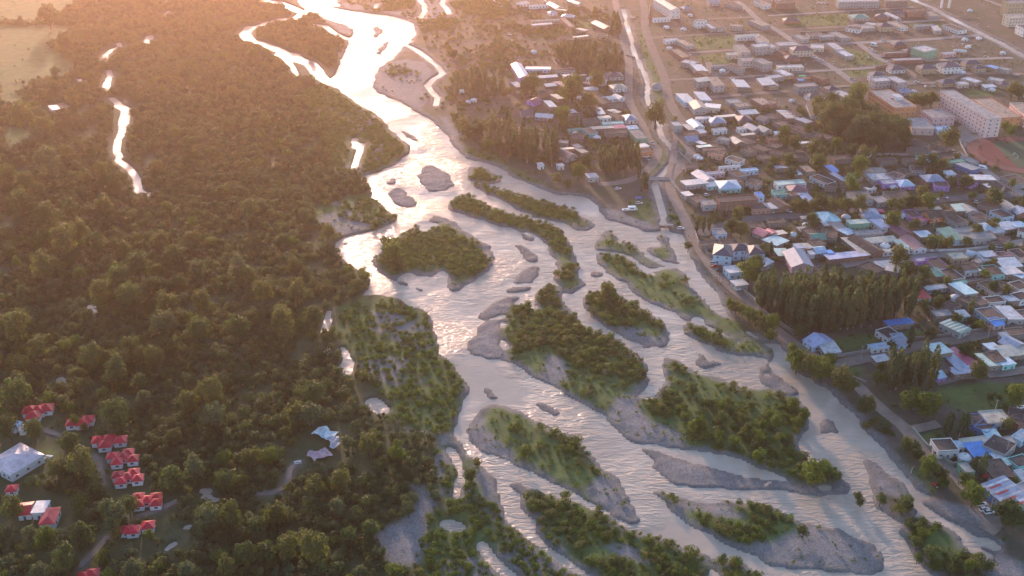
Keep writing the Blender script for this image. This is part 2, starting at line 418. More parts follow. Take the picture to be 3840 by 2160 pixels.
GRASS = ["00:-500,-300 560,-60 560,60 470,150 230,190 -400,210", "00:-300,170 560,195 420,350 580,420 560,560 300,610 0,640 -300,660", "00:0,640 330,620 160,700 170,760 0,780", "00:0,950 220,960 220,1080 60,1110", "11:440,130 600,110 860,20 1060,170 1000,240 620,235 450,220", "02:220,490 430,480 440,560 330,620",
"11:560,870 680,820 760,900 850,1000 800,1010 690,930 650,880", "10:1560,1080 1800,1140 1932,1260 20:280,1400 100,1390 0,1330 10:1700,1210 1580,1180", "31:490,1090 760,1060 870,1110 760,1170 520,1200",
"31:1000,1040 1250,1030 1200,1100 1060,1110", "31:540,1320 720,1320 740,1390 640,1400", "32:1250,20 1900,-20 1850,200 1480,210 1280,130", "32:1140,370 1340,350 1370,420 1220,480", "32:1000,620 1150,640 1260,720 1300,840 1180,780 1080,760", "32:1100,1060 1300,1040 1500,1180 1540,1280 1300,1330 1150,1250",
"32:930,720 1090,780 1110,860 980,820", "20:1380,420 1680,400 1700,480 1480,490 1420,450", "20:1330,280 1690,260 1670,370 1380,370", "30:130,130 600,100 600,190 140,205", "30:560,345 900,450 880,490 620,500 580,380",
"30:560,530 780,530 770,570 620,590", "30:1480,670 1740,670 1700,720 1500,725", "30:1030,180 1330,170 1330,230 1060,200", "20:930,200 1030,250 1150,600 1200,780 1060,780 1020,560", "20:1040,990 1130,1120 1190,1180 1060,1330 1040,1280 1110,1160",
"20:1150,1000 1300,1120 1290,1180 1240,1120", "20:450,140 620,160 620,220 500,200", "20:180,230 400,210 440,260 250,300", "21:1160,60 1220,80 1270,260 1190,250", "21:900,60 1090,60 1100,240 1000,260 900,190"]
left_bank = inside(gp("""10:220,-150 320,0 375,70 470,108 560,150 700,190 738,225 728,262 695,300 680,380 640,470 600,560 560,605 640,680 740,760 830,810 910,850 960,900 1000,960 1060,1000 1110,1050 1165,1090 1170,1140 1100,1190
1020,1250 940,1290 820,1310 830,1370 870,1420 11:880,0 900,50 950,80 990,130 1060,170 1075,195 1000,240 860,290 760,310 650,340 610,370 605,430 650,490 700,530 760,570 820,600 865,670 850,720 790,780 920,760 1000,780 1100,800
1180,860 1260,870 1310,920 1330,1000 1370,1120 1390,1220 1440,1240 1490,1300 1540,1370 1600,1430 12:1610,0 1618,60 1560,130 1520,220 1500,330 1500,380 1560,440 1600,520 1680,580 1740,640 1820,690 1830,760 1840,850 1870,915
22:0,1060 60,1090 120,1160 190,1200 230,1250 330,1320 430,1390 520,1449 700,1700 d:-600,1540 -900,-50"""))
gravel = (bar | (river & ~water)).astype(float)*0
gravel[bar] = 1
for s in GRAVEL: gravel[inside(jig(gp(s), 2.5, 6, 2))] = 1
gravel = blur(gravel, 2)
gravel = np.maximum(gravel, np.clip((near1-0.06)*4.0 + (n_fine-0.5)*1.2, 0, 1) * np.where(left_bank & ~river, 0.25, 0.9))
grass = np.zeros((NY, NX))
grass[meadow] = 1
grass[veg_island] = 0.8
for s in GRASS: grass[inside(jig(gp(s), 2.0, 8, 4))] = 1
SCRUB = ["11:560,880 790,780 1000,780 1180,860 1310,920 1390,1220 1540,1370 12:1610,0 1520,220 1500,380 1560,440 1740,640 1840,850 22:0,1060 230,1250 520,1449 700,1700 12:1180,1600 1270,1000 1400,900 1350,480 1100,300 900,60 11:640,1100",
"10:500,620 640,690 830,820 960,910 1060,1010 1165,1090 1170,1140 1020,1250 820,1310 600,1300 500,1100 450,900 300,700", "11:440,110 620,60 860,0 1060,170 1000,240 860,290 600,320 440,230"]
scrub = np.zeros((NY, NX), bool)
for s in SCRUB: scrub |= inside(jig(gp(s), 5, 8, 6))
grass = np.maximum(grass, 0.7*scrub)
gravel = np.maximum(gravel, np.where(scrub & ~water, np.clip((n_mid-0.52)*6, 0, 0.9), 0))
grass = blur(grass, 3)
town = blur((~left_bank) & (~river), 6)
# ---- roads
ROADS = [   # path, width, kind
("20:960,-60 1000,60 1000,130 1015,250 1080,420 1150,590 1180,740 1250,870 1290,920", 8, 'dirt'),
("20:1290,920 1240,1000 1310,1080 1350,1150 1290,1230 1220,1320 1190,1360 21:1200,0 1240,80 1300,200 1350,320 1400,400 1460,500 1540,600 1620,690 1720,770 1850,870 31:-60,960 60,1040 200,1150 330,1230 480,1310 560,1380 680,1460 32:760,100 900,225 1020,320 1090,400 1200,500 1310,600 1440,710 1560,850 1680,960 1720,1040 1640,1110", 7, 'dirt'),
("20:770,-40 800,110 840,300 880,450 880,600 880,740 920,840 980,940 1030,1050 1100,1140 1060,1240 990,1310 930,1345 800,1380 650,1390", 7, 'dirt'),
("20:1050,285 1932,232 30:300,215 590,200", 5, 'dirt'), ("20:1190,605 1400,592", 5, 'dirt'), ("20:1330,400 1700,375", 5, 'concrete'), ("20:1480,470 1560,580 1932,568", 6, 'dirt'),
("20:1200,600 1180,605", 5, 'dirt'), ("20:1430,740 1932,700 30:150,690", 6, 'dirt'), ("20:1690,10 1740,40 1870,160 1932,190 30:100,250 200,320 330,420 500,520 660,635", 7, 'concrete'),
("30:0,120 600,85 1100,55", 5, 'concrete'), ("20:1480,145 1800,130", 5, 'dirt'), ("30:600,195 1000,170 1330,152", 5, 'concrete'), ("30:200,345 740,322 1200,298 1620,265", 8, 'concrete'),
("30:690,335 780,400 860,455 960,490", 7, 'concrete'), ("30:100,555 500,530 750,515 960,490", 6, 'concrete'), ("30:1180,460 1500,448 1850,438", 6, 'concrete'), ("30:960,490 1100,560 1050,640", 5, 'dirt'),
("30:1040,635 1300,620 1500,560 1932,560", 6, 'dirt'), ("30:1640,0 1932,110", 6, 'concrete'), ("30:440,660 700,645", 5, 'dirt'),
("21:1420,330 1480,290 1740,215 1932,195 31:300,178 640,135 900,105 1300,60 1700,30 1990,10", 9, 'asphalt'),
("31:560,555 720,530 1060,508 1450,458 1700,420 1990,370", 8, 'concrete'), ("31:500,1310 700,1265 900,1230 1130,1165 1500,1105 1760,1040 1990,980", 8, 'dirt'),
("31:1440,690 1700,660 1932,630", 6, 'dirt'), ("31:1260,1440 1500,1390 1800,1370 1990,1330", 6, 'dirt'), ("32:1090,345 1290,305", 6, 'dirt'), ("30:700,1170 1100,1165 1400,1130", 5, 'concrete'),
("30:1420,1150 1600,1270 1750,1370 1900,1449 31:1990,60", 7, 'concrete'), ("20:1240,1010 1180,1360", 4, 'dirt'),
]
PATHS = [("02:330,345 450,395", 2.5), ("02:705,545 750,600 765,680 770,770", 3), ("02:600,1390 690,1300 760,1220 815,1155", 3), ("02:1030,1010 1150,970 1250,930 1330,890", 2.5), ("12:0,825 120,830 230,780 260,640 330,590", 3), ("00:0,780 500,745", 3)]
road_mask = np.zeros((NY, NX), bool)
for s, w, k in ROADS: road_mask |= stroke(gp(s), w+1.5)
path_mask = np.zeros((NY, NX), bool)
for s, w in PATHS: path_mask |= stroke(gp(s), w+0.8)
# ---- heights
WATER_Z = -0.85
hgt = 0.25*(n_mid-0.5)*np.clip(1-town, 0, 1)
low = np.clip(near1*6, 0, 1)*np.where(road_mask, 0, 1)*np.clip(blur(river | bar, 6)*1.5, 0, 1)
hgt = np.minimum(hgt, 0.3) - 0.50*low*np.clip(gravel*1.4, 0.25, 1) + (n_fine-0.5)*0.3*gravel
hgt[road_mask] = 0.0
sw_ = np.clip((wb1-0.28)/0.42, 0, 1); sw_ = sw_*sw_*(3-2*sw_)
hgt = hgt*(1-sw_) + (-1.8)*sw_ + ((n_fine-0.5)*0.30+(n_rag-0.5)*0.75*blur(bar | veg_island | river, 2))*(near1 > 0.05)*(sw_ < 0.9)*(~road_mask)
canal_side = road_mask & (wb1 < 0.3)
hgt[canal_side] = np.maximum(hgt[canal_side], -0.02)
# ---- one ground sheet: fine in the middle, coarse out to the horizon
ex = [3200., 2200., 1500., 1100., 850., 730.]
ax = np.concatenate([[-e for e in ex], xs, [e for e in ex[::-1]]])
ay = np.concatenate([[-1500., -600., 0., 180., 260.], ys, [1400., 1550., 1900., 2600., 3600., 5200.]])
cx, cy = len(ex), 5
def padded(a): return np.pad(a, ((5, 6), (cx, cx)), mode='edge')
AX, AY = np.meshgrid(ax, ay)
hp = np.zeros_like(AX); hp[:] = 0.0
hp[5:5+NY, cx:cx+NX] = hgt
hp[:5, :] = 0; hp[5+NY:, :] = 0
rows, cols = AX.shape
co = np.stack([AX, AY, hp], -1).reshape(-1, 3).astype(np.float32)
idx = np.arange(rows*cols).reshape(rows, cols)
quads = np.stack([idx[:-1,:-1], idx[:-1,1:], idx[1:,1:], idx[1:,:-1]], -1).reshape(-1, 4)
gm = bpy.data.meshes.new('ground')
gm.vertices.add(len(co)); gm.vertices.foreach_set('co', co.ravel())
gm.loops.add(quads.size); gm.loops.foreach_set('vertex_index', quads.ravel().astype(np.int32))
gm.polygons.add(len(quads)); gm.polygons.foreach_set('loop_start', (np.arange(len(quads))*4).astype(np.int32))
gm.polygons.foreach_set('use_smooth', np.ones(len(quads), bool))
gm.update(calc_edges=True)
for nm, arr in (('gravel', gravel), ('grass', grass), ('town', town), ('wet', np.clip(near1*2.2, 0, 1)), ('track', blur(path_mask, 1))):
    a = gm.attributes.new(nm, 'FLOAT', 'POINT')
    a.data.foreach_set('value', padded(arr).ravel().astype(np.float32))

m, nt, bs, out = new_mat('ground_cover')
nbig = noise(nt, 0.02, 5, 0.6); nmid = noise(nt, 0.12, 6, 0.7); nfine = noise(nt, 0.9, 5, 0.75)
forest_c = ramp(nt, [(0.3, (0.035, 0.048, 0.018)), (0.55, (0.055, 0.078, 0.026)), (0.75, (0.085, 0.085, 0.045))], nmid)
grass_c = ramp(nt, [(0.25, (0.070, 0.070, 0.036)), (0.42, (0.062, 0.110, 0.026)), (0.60, (0.090, 0.155, 0.034)), (0.8, (0.125, 0.150, 0.055))], nmid)
town_c = ramp(nt, [(0.25, (0.062, 0.051, 0.043)), (0.5, (0.095, 0.078, 0.065)), (0.75, (0.148, 0.125, 0.107))], nmid)
weed = ramp(nt, [(0.42, (0, 0, 0)), (0.55, (1, 1, 1))], noise(nt, 0.05, 6, 0.7))
town_c = mixc(nt, math_n(nt, 'MULTIPLY', weed, 0.8), town_c, (0.050, 0.066, 0.024))
vor = N(nt, 'ShaderNodeTexVoronoi'); vor.inputs['Scale'].default_value = 1.6
tcg = N(nt, 'ShaderNodeTexCoord'); nt.links.new(tcg.outputs['Object'], vor.inputs['Vector'])
gr_a = ramp(nt, [(0.1, (0.10, 0.10, 0.104)), (0.5, (0.185, 0.183, 0.186)), (0.92, (0.33, 0.325, 0.325))], vor.outputs['Color'])
gr_b = ramp(nt, [(0.3, (0.10, 0.10, 0.105)), (0.5, (0.19, 0.188, 0.192)), (0.7, (0.30, 0.295, 0.295))], noise(nt, 0.3, 6, 0.75, dist=1.2))
grav_c = mixc(nt, 0.6, gr_a, gr_b)
spk = ramp(nt, [(0.64, (0, 0, 0)), (0.70, (1, 1, 1))], noise(nt, 1.1, 3, 0.8))
grav_c = mixc(nt, math_n(nt, 'MULTIPLY', spk, 0.55), grav_c, (0.33, 0.325, 0.32))
c = mixc(nt, attr(nt, 'town'), forest_c, town_c)
gfac = math_n(nt, 'MULTIPLY_ADD', nmid, 1.3); gfac.node.inputs[2].default_value = -0.65
gf = math_n(nt, 'ADD', attr(nt, 'grass'), math_n(nt, 'MULTIPLY', gfac, 0.6), clamp=True)
gf = math_n(nt, 'MULTIPLY', gf, math_n(nt, 'MULTIPLY', attr(nt, 'grass'), 1.6, clamp=True), clamp=True)
c = mixc(nt, gf, c, grass_c)
gv = math_n(nt, 'ADD', attr(nt, 'gravel'), math_n(nt, 'MULTIPLY', gfac, 0.7), clamp=True)
gv = math_n(nt, 'MULTIPLY', gv, math_n(nt, 'MULTIPLY', attr(nt, 'gravel'), 2.0, clamp=True), clamp=True)
c = mixc(nt, gv, c, grav_c)
c = mixc(nt, attr(nt, 'track'), c, (0.20, 0.175, 0.15))
wetf = math_n(nt, 'MULTIPLY', attr(nt, 'wet'), 0.45)
c = mixc(nt, wetf, c, mixc(nt, 1.0, c, (0.5, 0.48, 0.46), 'MULTIPLY'))
nt.links.new(c, bs.inputs['Base Color'])
bs.inputs['Roughness'].default_value = 0.92
hb = math_n(nt, 'ADD', nfine, math_n(nt, 'MULTIPLY', vor.outputs['Distance'], -0.5))
bump(nt, bs, hb, 0.7, 0.35)
gm.materials.append(m)
tag(link('ground', gm), kind='structure')

# ---- water
m, nt, bs, out = new_mat('river_water')
tc = N(nt, 'ShaderNodeTexCoord')
mp = N(nt, 'ShaderNodeMapping'); mp.inputs['Rotation'].default_value = (0, 0, rad(28)); mp.inputs['Scale'].default_value = (0.55, 1.5, 1)
nt.links.new(tc.outputs['Object'], mp.inputs['Vector'])
w1 = N(nt, 'ShaderNodeTexNoise'); w1.inputs['Scale'].default_value = 0.24; w1.inputs['Detail'].default_value = 3; w1.inputs['Distortion'].default_value = 0.8
nt.links.new(mp.outputs[0], w1.inputs['Vector'])
w2 = N(nt, 'ShaderNodeTexNoise'); w2.inputs['Scale'].default_value = 0.9; w2.inputs['Detail'].default_value = 3
nt.links.new(mp.outputs[0], w2.inputs['Vector'])
calm = ramp(nt, [(0.38, (0.08,)*3), (0.60, (1,)*3)], noise(nt, 0.018, 3, 0.5))
hw = math_n(nt, 'ADD', w1.outputs[0], math_n(nt, 'MULTIPLY', w2.outputs[0], 0.35))
hw = math_n(nt, 'MULTIPLY', hw, calm)
bump(nt, bs, hw, 0.9, 1.6)
silt = ramp(nt, [(0.3, (0.38, 0.315, 0.25)), (0.7, (0.50, 0.42, 0.34))], noise(nt, 0.03, 4, 0.6))
nt.links.new(silt, bs.inputs['Base Color'])
bs.inputs['Roughness'].default_value = 0.11
bs.inputs['IOR'].default_value = 1.33
bs.inputs['Specular IOR Level'].default_value = 0.55
wmb = MB()
wmb.poly([(GX0, GY0, WATER_Z), (GX1, GY0, WATER_Z), (GX1, GY1, WATER_Z), (GX0, GY1, WATER_Z)])
tag(wmb.build('river', m), kind='structure')

# ---- road sheets
ROADM = {'dirt': plain('packed_dirt', (0.21, 0.175, 0.15), 0.95, var=0.3, scale=0.15),
         'concrete': plain('pale_concrete', (0.27, 0.25, 0.235), 0.9, var=0.22, scale=0.1),
         'asphalt': plain('worn_asphalt', (0.13, 0.125, 0.125), 0.9, var=0.25, scale=0.12)}
def smooth_path(p, step=4.0):
    out = []
    for i in range(len(p)-1):
        p0, p1, p2, p3 = p[max(0,i-1)], p[i], p[i+1], p[min(len(p)-1,i+2)]
        n = max(1, int(math.hypot(p2[0]-p1[0], p2[1]-p1[1])/step))
        for k in range(n):
            t = k/n
            out.append(tuple(0.5*((2*p1[a])+(-p0[a]+p2[a])*t+(2*p0[a]-5*p1[a]+4*p2[a]-p3[a])*t*t+(-p0[a]+3*p1[a]-3*p2[a]+p3[a])*t**3) for a in (0, 1)))
    out.append(tuple(p[-1][:2]))
    return out
def strip(name, path, w, mat, z, kind='structure', wob=0.35):
    p = smooth_path(path); mb = MB(); prev = None
    for i, q in enumerate(p):
        a, b = p[max(0,i-1)], p[min(len(p)-1,i+1)]
        dx, dy = b[0]-a[0], b[1]-a[1]; L = math.hypot(dx, dy) or 1
        nx, ny = -dy/L, dx/L
        wl, wr = w/2+rng.uniform(-wob, wob), w/2+rng.uniform(-wob, wob)
        mb.v += [(q[0]+nx*wl, q[1]+ny*wl, z), (q[0]-nx*wr, q[1]-ny*wr, z)]
        if i: mb.f.append((2*i-2, 2*i-1, 2*i+1, 2*i)); mb.m.append(0)
    o = mb.build(name, mat)
    tag(o, kind=kind)
    return o
for i, (s, w, k) in enumerate(ROADS):
    strip('road', gp(s), w, ROADM[k], 0.10+0.012*i)
for i, (s, w) in enumerate(PATHS):
    strip('path', gp(s), w, ROADM['dirt'], 0.30+0.01*i, wob=0.5)
def at_cell(x, y):
    i = int((x-GX0)/CELL+0.5); j = int((y-GY0)/CELL+0.5)
    return (j, i) if 0 <= i < NX and 0 <= j < NY else None

# ------------------------------------------------------------------ foliage
def leaf_mat(key, dark, mid, light, trans=0.3):
    trans += 0.1
    m, nt, bs, out = new_mat(key)
    oi = N(nt, 'ShaderNodeObjectInfo')
    c0 = ramp(nt, [(0.0, dark), (0.5, mid), (1.0, light)], oi.outputs['Random'])
    nn = noise(nt, 1.3, 3, 0.7)
    v = math_n(nt, 'MULTIPLY_ADD', nn, 0.9); v.node.inputs[2].default_value = 0.55
    hs = N(nt, 'ShaderNodeHueSaturation'); nt.links.new(c0, hs.inputs['Color']); nt.links.new(v, hs.inputs['Value'])
    nt.links.new(hs.outputs[0], bs.inputs['Base Color'])
    bs.inputs['Roughness'].default_value = 0.6
    bs.inputs['Specular IOR Level'].default_value = 0.25
    tr = N(nt, 'ShaderNodeBsdfTranslucent')
    t2 = mixc(nt, 1.0, hs.outputs[0], (1.45, 1.5, 0.6), 'MULTIPLY')
    nt.links.new(t2, tr.inputs['Color'])
    mx = N(nt, 'ShaderNodeMixShader'); mx.inputs[0].default_value = trans
    nt.links.new(bs.outputs[0], mx.inputs[1]); nt.links.new(tr.outputs[0], mx.inputs[2])
    nt.links.new(mx.outputs[0], out.inputs['Surface'])
    return m
LEAF = {
 'dark green': leaf_mat('leaves_dark_green', (0.050, 0.084, 0.031), (0.070, 0.108, 0.038), (0.089, 0.126, 0.046), 0.38),
 'olive green': leaf_mat('leaves_olive', (0.086, 0.106, 0.037), (0.108, 0.128, 0.046), (0.130, 0.143, 0.055), 0.42),
 'bright green': leaf_mat('leaves_bright_green', (0.070, 0.112, 0.022), (0.095, 0.145, 0.030), (0.120, 0.165, 0.038), 0.42),
 'grey-green': leaf_mat('leaves_grey_green', (0.078, 0.110, 0.058), (0.099, 0.132, 0.073), (0.118, 0.148, 0.085), 0.38),
 'thicket': leaf_mat('leaves_thicket', (0.038, 0.065, 0.024), (0.062, 0.098, 0.035), (0.106, 0.146, 0.053), 0.34),
 'willow': leaf_mat('leaves_willow_scrub', (0.047, 0.094, 0.020), (0.076, 0.137, 0.028), (0.110, 0.165, 0.039), 0.42),
 'poplar': leaf_mat('leaves_poplar', (0.060, 0.094, 0.044), (0.086, 0.124, 0.056), (0.120, 0.146, 0.062), 0.38),
}
BARK = plain('bark', (0.10, 0.08, 0.065), 0.9)
PALE_BARK = plain('pale_bark', (0.32, 0.30, 0.27), 0.9)
def leaf_card(mb, p, nrm, s, r):
    n = Vector(nrm)
    if n.length < 1e-6: n = Vector((0, 0, 1))
    n = (n.normalized() + Vector((r.uniform(-1,1), r.uniform(-1,1), r.uniform(-0.6,1)))*0.65).normalized()
    e = n.orthogonal().normalized(); g = n.cross(e)
    a = r.uniform(0, 6.28); u = (e*math.cos(a)+g*math.sin(a)); v = n.cross(u)
    s1, s2 = s*r.uniform(0.6, 1.25), s*r.uniform(0.4, 0.8)
    P = Vector(p)
    k = len(mb.v)
    mb.v += [tuple(P-u*s1), tuple(P-v*s2+n*s*0.12), tuple(P+u*s1), tuple(P+v*s2-n*s*0.1)]
    mb.f.append((k, k+1, k+2, k+3)); mb.m.append(0)
def crown_mesh(name, H, R, nl, leaves, leaf, seed, mat, base=0.18, lean=0.0, lobe=1.0):
    """Crown of overlapping leafy lobes spread through a rounded volume; base of tree at z = 0"""
    r = random.Random(seed); mb = MB()
    lobes = []
    zc = H*(1+base)/2; rz = H*(1-base)/2
    for i in range(nl):
        a = r.uniform(0, 6.283); q = math.sqrt(r.random()); t = r.uniform(-0.75, 0.80)
        rr = R*math.sqrt(max(0.05, 1-t*t))*q*0.82
        lr = R*lobe*r.uniform(0.26, 0.48)*(1.15-0.35*abs(t))
        lobes.append((rr*math.cos(a)+lean*t, rr*math.sin(a), zc+rz*t*0.9, lr, lr*r.uniform(0.7, 1.0)))
    wts = [l[3]**2 for l in lobes]
    cen = Vector((0, 0, zc-rz*0.3))
    for _ in range(leaves):
        l = r.choices(lobes, wts)[0]
        d = Vector((r.gauss(0,1), r.gauss(0,1), r.gauss(0.25,1))).normalized()
        k = r.uniform(0.72, 1.08)
        p = Vector((l[0]+d.x*l[3]*k, l[1]+d.y*l[3]*k, max(0.1, l[2]+d.z*l[4]*k)))
        nrm = d*0.7 + (p-cen).normalized()*0.6
        leaf_card(mb, p, nrm, leaf, r)
    return mb.mesh(name, mat)
def trunk_mesh(name, H, r0, limbs, seed, mat, spread=0.3):
    r = random.Random(seed); mb = MB()
    p = [(0, 0, -0.3, r0*1.3), (0.05*H*r.uniform(-.3,.3), 0, H*0.25, r0), (0.04*H*r.uniform(-1,1), 0.04*H*r.uniform(-1,1), H*0.55, r0*0.65), (0, 0, H*0.85, r0*0.2)]
    mb.tube(p, 7)
    for i in range(limbs):
        a = i*6.283/limbs+r.uniform(-.4,.4); z0 = H*r.uniform(0.2, 0.5); L = H*spread*r.uniform(0.7, 1.2)
        mb.tube([(0,0,z0,r0*0.5), (math.cos(a)*L*0.5, math.sin(a)*L*0.5, z0+L*0.55, r0*0.3), (math.cos(a)*L, math.sin(a)*L, z0+L*0.9, r0*0.1)], 5)
    return mb.mesh(name, mat)
def poplar_mesh(name, H, R, leaves, leaf, seed, mat):
    r = random.Random(seed); mb = MB()
    spurs = [(r.uniform(0, 6.283), r.uniform(0.08, 0.95), r.uniform(0.5, 1.0)) for _ in range(46)]
    for _ in range(leaves):
        a0, t, q = r.choice(spurs)
        t2 = min(1.0, max(0.05, t+r.gauss(0, 0.05)))
        prof = (math.sin(min(1, t2*1.25+0.12)*math.pi*0.5) if t2 < 0.55 else math.cos((t2-0.55)/0.45*math.pi*0.5)**0.6)
        rr = R*prof*q*r.uniform(0.55, 1.1)+0.1
        a = a0+r.gauss(0, 0.35)
        p = (rr*math.cos(a), rr*math.sin(a), H*t2)
        leaf_card(mb, p, (math.cos(a), math.sin(a), 0.55), leaf, r)
    return mb.mesh(name, mat)
VAR = {}
def tree_variants():
    for tone in ('dark green', 'olive green', 'bright green', 'grey-green'):
        VAR['tree', tone] = [crown_mesh('crown', 13.0*f, 6.0, 26, 1500, 0.62, 100+i+len(tone)*7, LEAF[tone], 0.14) for i, f in enumerate((0.95, 1.1, 1.25))]
        VAR['round', tone] = [crown_mesh('crown', 8.0, 3.7, 18, 900, 0.42, 200+i+len(tone)*9, LEAF[tone], 0.2) for i in range(2)]
        VAR['bush', tone] = [crown_mesh('foliage', 4.2, 2.9, 12, 420, 0.36, 300+i+len(tone)*11, LEAF[tone], 0.0) for i in range(3)]
    VAR['shrub', 'thicket'] = [crown_mesh('foliage', 4.4, 2.3, 6, 260, 0.40, 400+i, LEAF['thicket'], 0.0, lobe=1.45) for i in range(5)]
    VAR['shrub', 'willow'] = [crown_mesh('foliage', 2.5, 2.4, 7, 240, 0.36, 420+i, LEAF['willow'], 0.0, lobe=1.25) for i in range(4)]
    VAR['weed'] = [crown_mesh('foliage', 1.1, 1.3, 6, 46, 0.30, 440+i, LEAF['willow'], 0.0) for i in range(3)]
    VAR['poplar'] = [poplar_mesh('crown', 20.0*f, 2.0, 1000, 0.50, 460+i, LEAF['poplar']) for i, f in enumerate((0.9, 1.0, 1.08, 1.0))]
    VAR['trunk'] = trunk_mesh('trunk', 12.0, 0.42, 5, 1, BARK)
    VAR['round trunk'] = trunk_mesh('trunk', 7.5, 0.24, 4, 2, BARK)
    VAR['stem'] = trunk_mesh('stem', 3.2, 0.10, 5, 3, BARK, 0.5)
    VAR['poplar trunk'] = trunk_mesh('trunk', 19.0, 0.22, 0, 4, PALE_BARK)
tree_variants()
NEAR = []      # (ground x, y, phrase)
def near(x, y, only=None):
    b = min((n for n in NEAR if only is None or n[3] == only), key=lambda n: (n[0]-x)**2+((n[1]-y)*0.8)**2)
    return b[2]
def landmarks(kind, s):
    for ln in s.strip().split('\n'):
        px, ph = ln.split('|')
        p = pts(px.strip())[0]
        NEAR.append(at(p[0], p[1]) + (ph.strip(), kind))
landmarks('wood', """
d:310,1180|beside the red-roofed cabins
d:40,1170|beside the pink-white roofed hall
d:80,1290|by the paired red-roofed houses
d:325,340|along the widest reach of the woodland creek
d:280,140|by the upper bend of the woodland creek
d:90,130|at the edge of the open pasture
d:230,775|by the short pool in the woodland
d:870,900|by the crescent pond
d:820,1110|around the torn tarpaulin camp
d:1000,1330|beside the gravel clearing
d:1140,1140|by the narrow pond next to the river
d:860,640|on the wooded bank facing the oval island
d:640,600|deep in the thicket west of the oval island
d:500,850|deep in the thicket south-west of the oval island
d:450,560|where the woodland creek ends
d:750,300|in the scrub between creek and upper river
d:560,150|in the far scrub by the thin side channel
d:480,1020|in the woods uphill of the cabins
d:560,1400|in the woods below the cabins' footpath
d:150,820|in the woods beside the short pool's far side
d:120,560|in the woods below the small pale farmhouse
d:500,1250|by the stony stream behind the cabins
d:750,1300|between the cabins and the gravel clearing
""")
landmarks('island', """
d:1100,640|on the oval island
d:1230,440|on the small islet below the gravel lozenge
d:1340,515|on the upper slim island
d:1280,550|on the long slim island splitting the channels
d:1420,660|at the tail of the long slim island
d:1370,790|on the broad middle island
d:1480,900|on the lower half of the broad middle island
d:1560,790|on the teardrop island
d:1600,640|on the green meadow by the canal
d:1780,820|on the meadow below the canal
d:1700,960|on the round-tree island
d:1850,1060|on the round-tree island's wooded slope
d:2050,1190|on the round-tree island's downstream tip
d:1330,1090|on the gravel bar with the bush clump
d:1450,1110|on the bush clump of the gravel bar
d:1430,1300|on the scrubby lower island
d:1560,1400|on the scrubby lower island's downstream end
d:1870,1300|on the downstream bar
d:1850,1420|on the small downstream islet
d:950,60|on the far gravel flats
d:760,110|between the side channel and the upper river
""")
landmarks('town', """
d:1660,40|by the long white two-storey house
d:1650,215|beside the grey dome by the canal
d:1650,285|beside the big dark tree on the canal
d:1580,440|by the canal bridge
d:1440,60|in the far hamlet
d:1470,130|behind the far poplar plantation
d:1400,200|by the violet-walled house
d:1430,300|in the hamlet between two poplar stands
d:1560,300|beside the road west of the canal
d:1540,380|by the small poplar stand
d:1350,360|by the dark poplar belt near the river
d:1730,60|among the first plots east of the canal
d:1860,120|around the smoky building site
d:1800,180|by the long unfinished terraces
d:1900,220|by the white-roofed sheds
d:2050,90|along the far concrete streets
d:2200,60|by the hip-roofed houses on the far street
d:2330,130|by the building wrapped in green netting
d:2380,180|among the dark hip-roofed villas
d:2440,40|by the far white canal
d:2540,30|by the far apartment blocks
d:2250,280|beside the orange school block
d:2440,290|beside the pink five-storey block
d:2520,390|beside the running track
d:2190,310|by the dark school trees
d:2000,300|above the school trees
d:1900,300|in the old quarter behind the canal road
d:1780,330|by the canal road's bend
d:1760,400|by the salmon-walled courtyard
d:1830,465|beside the aqua hip-roofed house
d:2000,420|along the old quarter's tree line
d:2200,440|by the bright blue lean-to row
d:2350,455|by the twin blue hip roofs
d:2490,460|by the pink gabled houses
d:1850,505|beside the long orange two-storey hotel
d:1860,640|beside the pale blue U-shaped guesthouse
d:1780,560|by the blue-walled hut
d:2010,550|by the white domed tents of the main street
d:2080,550|beside the pale aqua pyramid roof
d:2190,550|by the blue hip-roofed house of the main street
d:2350,545|beside the orange double gable
d:2480,560|by the small white pavilion
d:2280,630|around the cream-roofed courtyard
d:2000,650|beside the pink gable house
d:2440,600|by the long grey row with dark windows
d:2300,690|by the purple house
d:2460,660|by the white vaulted shelters
d:2500,690|by the teal-walled house
d:2350,735|by the yard full of white cars
d:2100,740|beside the great poplar plantation
d:2420,820|by the green and white striped roof
d:2520,800|by the long white roof
d:2060,860|by the lilac-roofed sheds on the road
d:2210,850|by the low bright blue roofs
d:2390,900|beside the red-striped courtyard
d:2500,890|by the aqua annex
d:2280,930|beside the tall poplar clump
d:2450,1060|by the blue-walled houses
d:2400,1130|by the white tent beside the road
d:2500,1160|in the yard behind the tall cypress-like poplars
d:2530,1240|by the large striped hall
d:1600,540|on the flat by the parked campers
d:2200,1250|on the spit between the river arms
d:2350,1330|on the wet meadow
d:2060,1000|along the river road
""")
